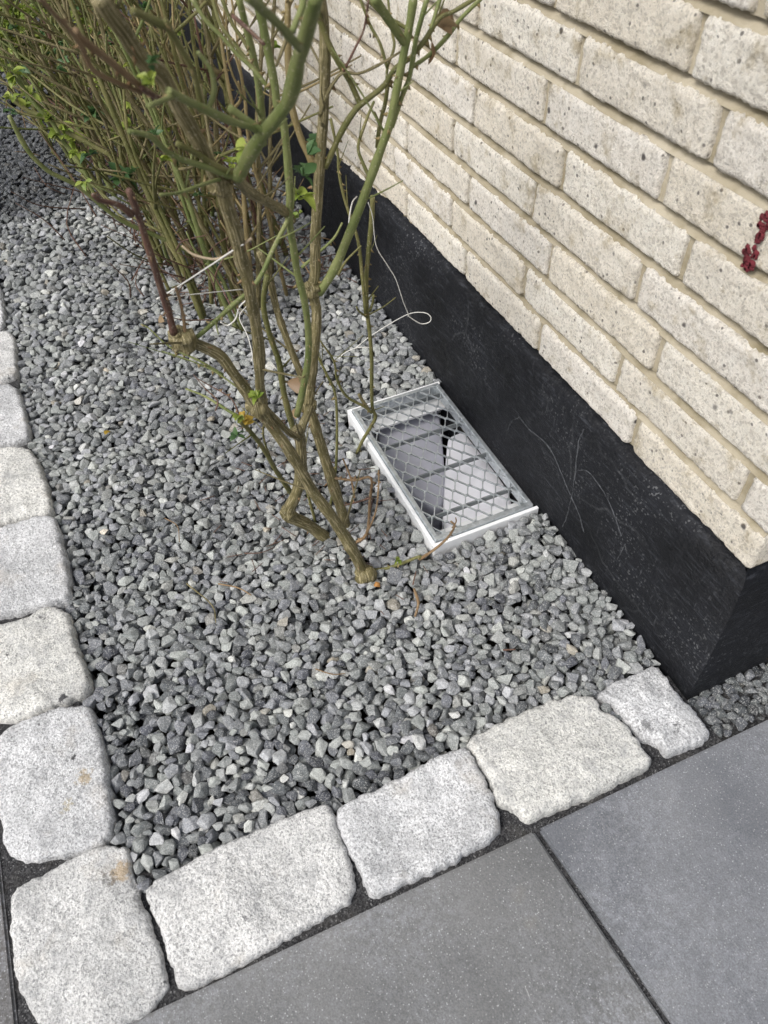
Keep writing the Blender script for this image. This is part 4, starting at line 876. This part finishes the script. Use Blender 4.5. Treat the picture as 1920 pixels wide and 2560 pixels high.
bushes = {'a': ((.686, .338, 0), 'old rose bush with gnarled brown trunk and pruned green canes beside the grate'),
          'b': ((.794, .330, 0), 'tall rose bush with upright striped trunk behind the gnarled one'),
          'e': ((.945, .246, 0), 'slim rose growing at the far corner of the grate')}
ROOT = {}
for k_, (loc, lab) in bushes.items(): ROOT[k_] = tag(empty('rose_bush', loc), lab, 'rose bush')
random.seed(5)
for i, (b_, m_, P) in enumerate(CANES):
    P = [(x, y, z, r*.86) for x, y, z, r in P]; t = Tube(); big = P[0][3] > .006
    C, T = t.add(P, segs=14 if big else 9, sub=6 if big else 4, rough=.22 if m_ == 'bark' else .08, seed=i*3.3)
    L = np.linalg.norm(np.diff(C[:, :3], axis=0), axis=1).sum()
    if L > .10 and m_ in ('green', 'olive', 'bark', 'ochre'):              # fine side twigs and buds
        for _ in range(1+int(L*7)):
            q = random.randrange(2, len(C)-1); p0 = Vector(C[q, :3])
            if p0.z < .06: continue
            d = (Vector(T[q])*random.uniform(.1, .7)*(1 if T[q][2] > 0 else -1) + Vector((random.gauss(0, .6), random.gauss(0, .6), random.uniform(.0, .6)))).normalized()
            l = random.uniform(.02, .085); k = Vector((random.gauss(0, .15), random.gauss(0, .15), .15))*l
            if (p0+d*l).y < .04: continue
            r0 = min(C[q, 3]*.4, random.uniform(.0009, .0017))
            t.add([(*p0, r0), (*(p0+d*l*.5+k*.4), r0*.85), (*(p0+d*l+k), r0*.5)], segs=6, sub=3, seed=q*1.1)
    th = Tube()
    for _ in range(int(L/(.020 if m_ != 'bark' else .032))):
        q = random.randrange(1, len(C)-1); a = random.uniform(0, 6.28); d = Vector(T[q]).orthogonal(); d.rotate(Matrix.Rotation(a, 3, Vector(T[q])))
        th.thorn(C[q, :3]+np.array(d)*C[q, 3]*.8, d, T[q], random.uniform(.003, .0068))
    o = t.build('cane', M_CANE[m_], ROOT[b_], bushes[b_][0])
    if th.V: tag(th.build('thorns', M_CANE['tan' if m_ in ('bark', 'redbark', 'tan', 'pale') else 'ochre'], o), kind='stuff')
# knots and old pruning scars
def knot(b_, p, r, mat, seed):
    V, F = ICO[3]; d = np.array([1+.45*nz(q, 1.3, seed)+.28*nz(q, 3.1, seed)+.12*nz(q, 7, seed) for q in V])
    me = fast_mesh('knot', V*d[:, None]*r, F); uv = me.uv_layers.new(name='tube')
    idx = np.empty(len(me.loops), np.int32); me.loops.foreach_get('vertex_index', idx); uv.data.foreach_set('uv', (V[:, :2]*.4).astype(np.float32)[idx].ravel())
    o = link('knot', me, mat, ROOT[b_]); o.location = tuple(np.array(p)-np.array(bushes[b_][0]))
def near_pt(b_, m_, i): 
    L = [P for n, q, P in CANES if n == b_ and q == m_]; return L[i[0]][i[1]][:3]
BK = [P for n, q, P in CANES if n == 'a' and q == 'bark']; BB = [P for n, q, P in CANES if n == 'b' and q == 'bark']
knot('a', BK[0][-2][:3], .0135, M_CANE['bark'], 2.); knot('a', tuple(np.array(BK[0][1][:3])+(-.006, -.004, -.008)), .0165, M_CANE['bark'], 5.); knot('a', BK[2][4][:3], .0125, M_CANE['bark'], 8.)
knot('a', BK[0][9][:3], .012, M_CANE['bark'], 9.); knot('b', BB[0][11][:3], .0125, M_CANE['bark'], 12.); knot('b', BB[0][6][:3], .011, M_CANE['bark'], 14.)
knot('a', BK[1][9][:3], .0098, M_CANE['bark'], 15.)
# fresh leaves on the near bushes
def cane_pt(b_, idx, t):
    P = [q for n, m_, q in CANES if n == b_][idx]; C = catmull(P, 6); return C[int(t*(len(C)-1)), :3]
random.seed(9)
for b_, p, n, s, k_, sp_ in (
    ('b', (.776, .344, .573), 5, .021, 'fresh', 1.1), ('b', (.782, .338, .592), 4, .022, 'dark', .9), ('b', (.768, .351, .555), 4, .016, 'fresh', .9), ('b', (.784, .329, .612), 4, .020, 'dark', .9),
    ('a', (.565, .500, .778), 6, .0095, 'fresh', .7), ('a', (.57, .498, .786), 4, .009, 'dark', .7), ('a', (.662, .420, .682), 2, .020, 'fresh', .4),
    ('a', (.722, .466, .342), 5, .014, 'yellow', 1.), ('a', (.689, .450, .396), 6, .013, 'fresh', .8), ('a', (.743, .475, .302), 4, .014, 'dark', .9), ('a', (.725, .47, .35), 4, .014, 'fresh', 1.),
    ('a', (.67, .29, .028), 6, .009, 'fresh', 1.), ('b', (.83, .30, .60), 3, .017, 'dark', .8), ('b', (.86, .31, .56), 3, .017, 'dark', .8)):
    sprig(ROOT[b_], bushes[b_][0], p, n, s, k_, sp_)
for p, d, s in (((.775, .183, .722), (.1, -.6, -.5), .022), ((.779, .187, .700), (.0, -.1, -1), .023), ((.786, .178, .716), (.3, -.8, .2), .020), ((.777, .18, .712), (-.3, -.5, .1), .02)):
    leaf(ROOT['b'], bushes['b'][0], p, d, s, 'dry')

# the hedge of older roses along the wall
def rand_cane(t, base, lean, h, r0, seed, leaves, kind_w, shoots):
    n = 7; P = []; x, y = base; dx, dy = lean
    for i in range(n):
        s = i/(n-1); P.append((x+dx*s*h+random.gauss(0, .014)*s, y+dy*s*h+random.gauss(0, .014)*s, -.02+h*s, r0*(1-.62*s)))
    C, T = t.add(P, segs=7, sub=3, rough=.1, seed=seed)
    for _ in range(int(h*24)):
        q = random.randrange(1, len(C)-1); d = Vector(T[q]).orthogonal(); d.rotate(Matrix.Rotation(random.uniform(0, 6.28), 3, Vector(T[q])))
        t.thorn(C[q, :3]+np.array(d)*C[q, 3]*.8, d, T[q], random.uniform(.004, .007))
    for _ in range(shoots):
        q = random.randrange(len(C)//4, len(C)); d = Vector((random.gauss(0, .7), random.gauss(.15, .7), random.uniform(.2, 1.1))).normalized(); l = random.uniform(.07, .24)
        p0 = Vector(C[q, :3]); kink = Vector((random.gauss(0, .02), random.gauss(0, .02), .02))
        S = [(*p0, r0*.45), (*(p0+d*l*.5+kink*.5), r0*.38), (*(p0+d*l+kink*1.6), r0*.25)]
        c2, t2 = t.add(S, segs=6, sub=3, rough=.08, seed=seed+q)
        for _ in range(3):
            z = random.randrange(1, len(c2)); dd = Vector(t2[z]).orthogonal(); dd.rotate(Matrix.Rotation(random.uniform(0, 6.28), 3, Vector(t2[z])))
            t.thorn(c2[z, :3]+np.array(dd)*c2[z, 3]*.8, dd, t2[z], .004)
        if random.random() < kind_w: leaves.append((c2[-1, :3], random.choice([3, 4, 5])))
    if random.random() < kind_w: leaves.append((C[-1, :3], 3))
HEDGE = [((1.50, .315), 11, .10, 'bare rose bush of many thin olive canes next to the white string'),
         ((1.62, .215), 10, .10, 'bare rose bush of straight canes close against the plinth'),
         ((1.76, .375), 12, .14, 'dense bare rose bush on the open gravel side of the hedge'),
         ((1.98, .26), 11, .14, 'leggy rose bush in the middle of the hedge'),
         ((2.22, .42), 12, .22, 'rose bush with canes leaning out over the dark gravel'),
         ((2.50, .47), 6, .95, 'rose bush with sprays of bright young leaves over the dark gravel'),
         ((2.72, .28), 11, .55, 'half leafy rose bush near the plinth deep in the hedge'),
         ((3.05, .34), 11, .5, 'rose bush in new leaf near the far plinth'),
         ((3.35, .55), 11, .95, 'bushy rose covered in bright young leaves'),
         ((3.7, .42), 10, .9, 'farthest leafy rose of the hedge')]
for hi, (bs, n, lw, lab) in enumerate(HEDGE):
    random.seed(100+hi); off = (bs[0], bs[1], 0); root = tag(empty('rose_bush', off), lab, 'rose bush', 'roses of the hedge')
    L = []
    for j in range(n+3):
        t = Tube(); b0 = (bs[0]+random.gauss(0, .055), bs[1]+random.gauss(0, .05)); h = random.uniform(.5, 1.0)*(1 if bs[1] < .33 else .66)
        lean = (random.gauss(-.02, .14), random.gauss(.09, .15)); lean = (lean[0], min(max(lean[1], -(b0[1]-.08)/h), .27))
        rand_cane(t, b0, lean, h, random.uniform(.0038, .0072), hi*31+j*2.7, L, min(1, lw*1.3+.1), 5 if hi < 5 else 6)
        t.build('cane', M_CANE[random.choices(['olive', 'green', 'bark', 'redbark', 'ochre'], [50, 17, 24, 3, 6])[0]], root, off)
    if hi in (0, 2, 4):
        k_ = {0: 0, 2: 1, 4: 2}[hi]; t = Tube(); t.add(HEDGE_LONG[k_][2], segs=8, sub=4, rough=.08, seed=hi)
        C = catmull(HEDGE_LONG[k_][2], 4)
        for q in range(3, len(C), 3): t.thorn(C[q, :3], (random.gauss(0, 1), random.gauss(0, 1), 1), (0, 1, 0), .006)
        t.build('cane', M_CANE[HEDGE_LONG[k_][1]], root, off)
        if hi:
            for q in (-1, -4, -8, -12): sprig(root, off, C[q, :3], 5, .026, 'fresh')
    if hi == 5:
        for p in ((2.5, .549, .371), (2.5, .527, .336), (2.497, .462, .349), (2.5, .579, .322), (2.5, .554, .263), (2.499, .5, .277), (2.498, .472, .284), (2.5, .6, .189), (2.5, .531, .189), (2.495, .416, .343),
                  (2.5, .597, .292), (2.498, .483, .373), (2.5, .529, .298), (2.497, .45, .315), (2.48, .57, .35), (2.52, .60, .36), (2.52, .62, .33)):
            t = Tube(); t.add([(bs[0]+random.gauss(0, .04), bs[1]-.02+random.gauss(0, .03), -.02, .0042), (p[0]+random.gauss(0, .01), (p[1]+bs[1])/2, p[2]*.55, .0032), (*p, .0018)], segs=7, sub=6, seed=p[1]*90)
            t.build('cane', M_CANE[random.choice(['olive', 'bark', 'olive'])], root, off)
            for _ in range(4): sprig(root, off, Vector(p)+Vector((random.gauss(0, .012), random.gauss(0, .018), random.gauss(0, .02))), 4, random.uniform(.024, .034), 'fresh', 1.)
    if hi == 3:
        for p, k_ in (((1.946, .457, .291), 'dark'), ((1.696, .457, .239), 'dark'), ((1.999, .517, .228), 'fresh')):
            t = Tube(); t.add([(bs[0]-.1, bs[1]+.1, 0, .004), (p[0], p[1]-.06, p[2]*.6, .003), (*p, .0018)], segs=7, sub=5, seed=p[1]*90); t.build('cane', M_CANE['olive'], root, off)
            for _ in range(2): sprig(root, off, p, 5, .036, k_, .8)
    t = Tube()
    for _ in range(26):
        a = random.uniform(0, 6.28); p = Vector((bs[0]+random.gauss(0, .09), bs[1]+random.gauss(.02, .08), random.uniform(0, .18)))
        if p.y < .06: continue
        d = Vector((math.cos(a)*.6, math.sin(a)*.6+.1, random.uniform(.3, 1.2))).normalized(); l = random.uniform(.06, .2)
        if (p+d*l).y < .05: continue
        t.add([(*p, .0016), (*(p+d*l*.5+Vector((random.gauss(0, .012), random.gauss(0, .012), 0))), .0013), (*(p+d*l), .0008)], segs=5, sub=3, seed=a)
    tag(t.build('dead_shoots', M_CANE['tan' if hi % 2 else 'redbark'], root, off), kind='stuff')
    for p, c in L: sprig(root, off, p, c, random.uniform(.015, .026), 'fresh' if hi > 5 or random.random() < .6 else 'dark', 1.)

# ------------------------------------------------------------------ strings, wires, litter
def string(rows, name, label):
    root = tag(empty(name, rows[0][0][:3]), label, 'string'); 
    for P in rows:
        t = Tube(); t.add([(x, y, z, r*.68) for x, y, z, r in P], segs=6, sub=6, rough=.05, seed=1., node=0.); t.build('strand', M_STRING, root, rows[0][0][:3])
string([P for n, m_, P in STRINGS if n == 'tie'], 'garden_string', 'white string tied taut between the red brown cane and the thick trunk')
string([P for n, m_, P in STRINGS if n == 'loop'], 'garden_string', 'loose white string looping in front of the black plinth')
t = Tube(); t.add([(1.52, .30, .30, .0009), (1.55, .29, .27, .0009), (1.54, .33, .2, .0009), (1.50, .33, .12, .0009), (1.49, .34, .03, .0009)], segs=5, sub=6, node=0)
tag(t.build('tie_wire', M_WIRE), 'thin green tie wire hanging among the hedge canes', 'wire')
# dead twigs and old leaves blown in under the hedge
random.seed(31); t = Tube()
for i in range(1500):
    x = random.uniform(1.5, 3.6); y = random.uniform(.04, .40+.12*min(1, (x-1.5))) ; a = random.uniform(0, 6.28); l = random.uniform(.012, .055); z = random.uniform(.004, .02)
    t.add([(x, y, z, .0014), (x+math.cos(a)*l, y+math.sin(a)*l, z+random.uniform(-.004, .012), .0009)], segs=5, sub=2, node=0)
for i in range(90):
    x = random.gauss(.86, .12); y = random.gauss(.33, .09); a = random.uniform(0, 6.28); l = random.uniform(.008, .03)
    if y < .24 or x < .55: continue
    t.add([(x, y, .010, .0008), (x+math.cos(a)*l, y+math.sin(a)*l, .010+random.uniform(-.003, .006), .0006)], segs=5, sub=2, node=0)
tag(t.build('twig_litter', M_CANE['redbark']), 'brown dead twigs and stalks scattered on the ground under the roses', 'litter', kind='stuff')
for i in range(46):
    x = random.uniform(1.45, 3.6); leaf(None, (0, 0, 0), (x, random.uniform(.06, .52), .012), (random.gauss(0, 1), random.gauss(0, 1), .1), random.uniform(.02, .034), 'dry', 'dry_leaf')
for o in [o for o in COL.objects if o.name.startswith('dry_leaf')]: tag(o, 'curled brown dead leaf on the ground under the hedge', 'leaf', 'dead leaves under the hedge')
def single_leaf(p, d, s, kind, lab): tag(leaf(None, (0, 0, 0), p, d, s, kind, 'fallen_leaf'), lab, 'leaf')
single_leaf((1.135, .262, .02), (.3, .5, .1), .05, 'dry', 'large tan dead leaf on the gravel behind the upright trunk')
single_leaf((1.06, .32, .02), (.6, -.3, .2), .032, 'dry', 'small tan dead leaf at the foot of the upright trunk')
single_leaf((1.19, .655, .008), (.5, -.5, .1), .016, 'yellow', 'tiny orange leaf scrap on the open gravel')
single_leaf((.300, -.115, .006), (.8, .5, .5), .032, 'dry', 'red brown leaf caught at the foot of the plinth round the corner')
def twig(rows, mat, lab):
    t = Tube(); t.add(rows, segs=7, sub=5, rough=.15, seed=2., node=.1); tag(t.build('dead_twig', M_CANE[mat]), lab, 'twig')
twig([(.575, .3045, .010, .0018), (.590, .292, .016, .0022), (.605, .2885, .017, .0026), (.620, .285, .012, .0018)], 'tan', 'short red brown bark sliver on the gravel in front of the grate')
twig([(.628, .283, .012, .0012), (.648, .268, .014, .0010)], 'redbark', 'thin brown stick beside the bark sliver')
twig([(.760, .555, .010, .0013), (.735, .530, .016, .0012), (.715, .515, .013, .0009)], 'tan', 'thin tan twig on the gravel left of the gnarled trunk')
twig([(.78, .60, .012, .0013), (.72, .575, .017, .001), (.69, .578, .012, .0008)], 'bark', 'crooked brown twig lying alone on open gravel')
twig([(.93, .60, .012, .0009), (.90, .585, .016, .0008), (.868, .59, .012, .0006)], 'tan', 'fine straw coloured stalk on the gravel between kerb and trunk')
twig([(.80, .50, .011, .0010), (.785, .476, .017, .0009), (.79, .452, .012, .0007)], 'redbark', 'thin dark stalk on the gravel beside the gnarled trunk')
twig([(.555, .47, .010, .0009), (.535, .452, .014, .0009), (.53, .435, .011, .0006)], 'tan', 'pale curled stalk on the gravel before the kerb setts')
twig([(.47, .215, .010, .0012), (.462, .20, .013, .0010)], 'redbark', 'tiny brown scrap of bark by the plinth foot')
me = fast_mesh('pebble', SH[2][3][0]*np.array([.0055, .0048, .0042]), SH[2][3][1])
tag(link('pebble', me, M_ORANGE, None, (.652, .333, .011)), 'small round orange pebble at the foot of the gnarled trunk', 'pebble')
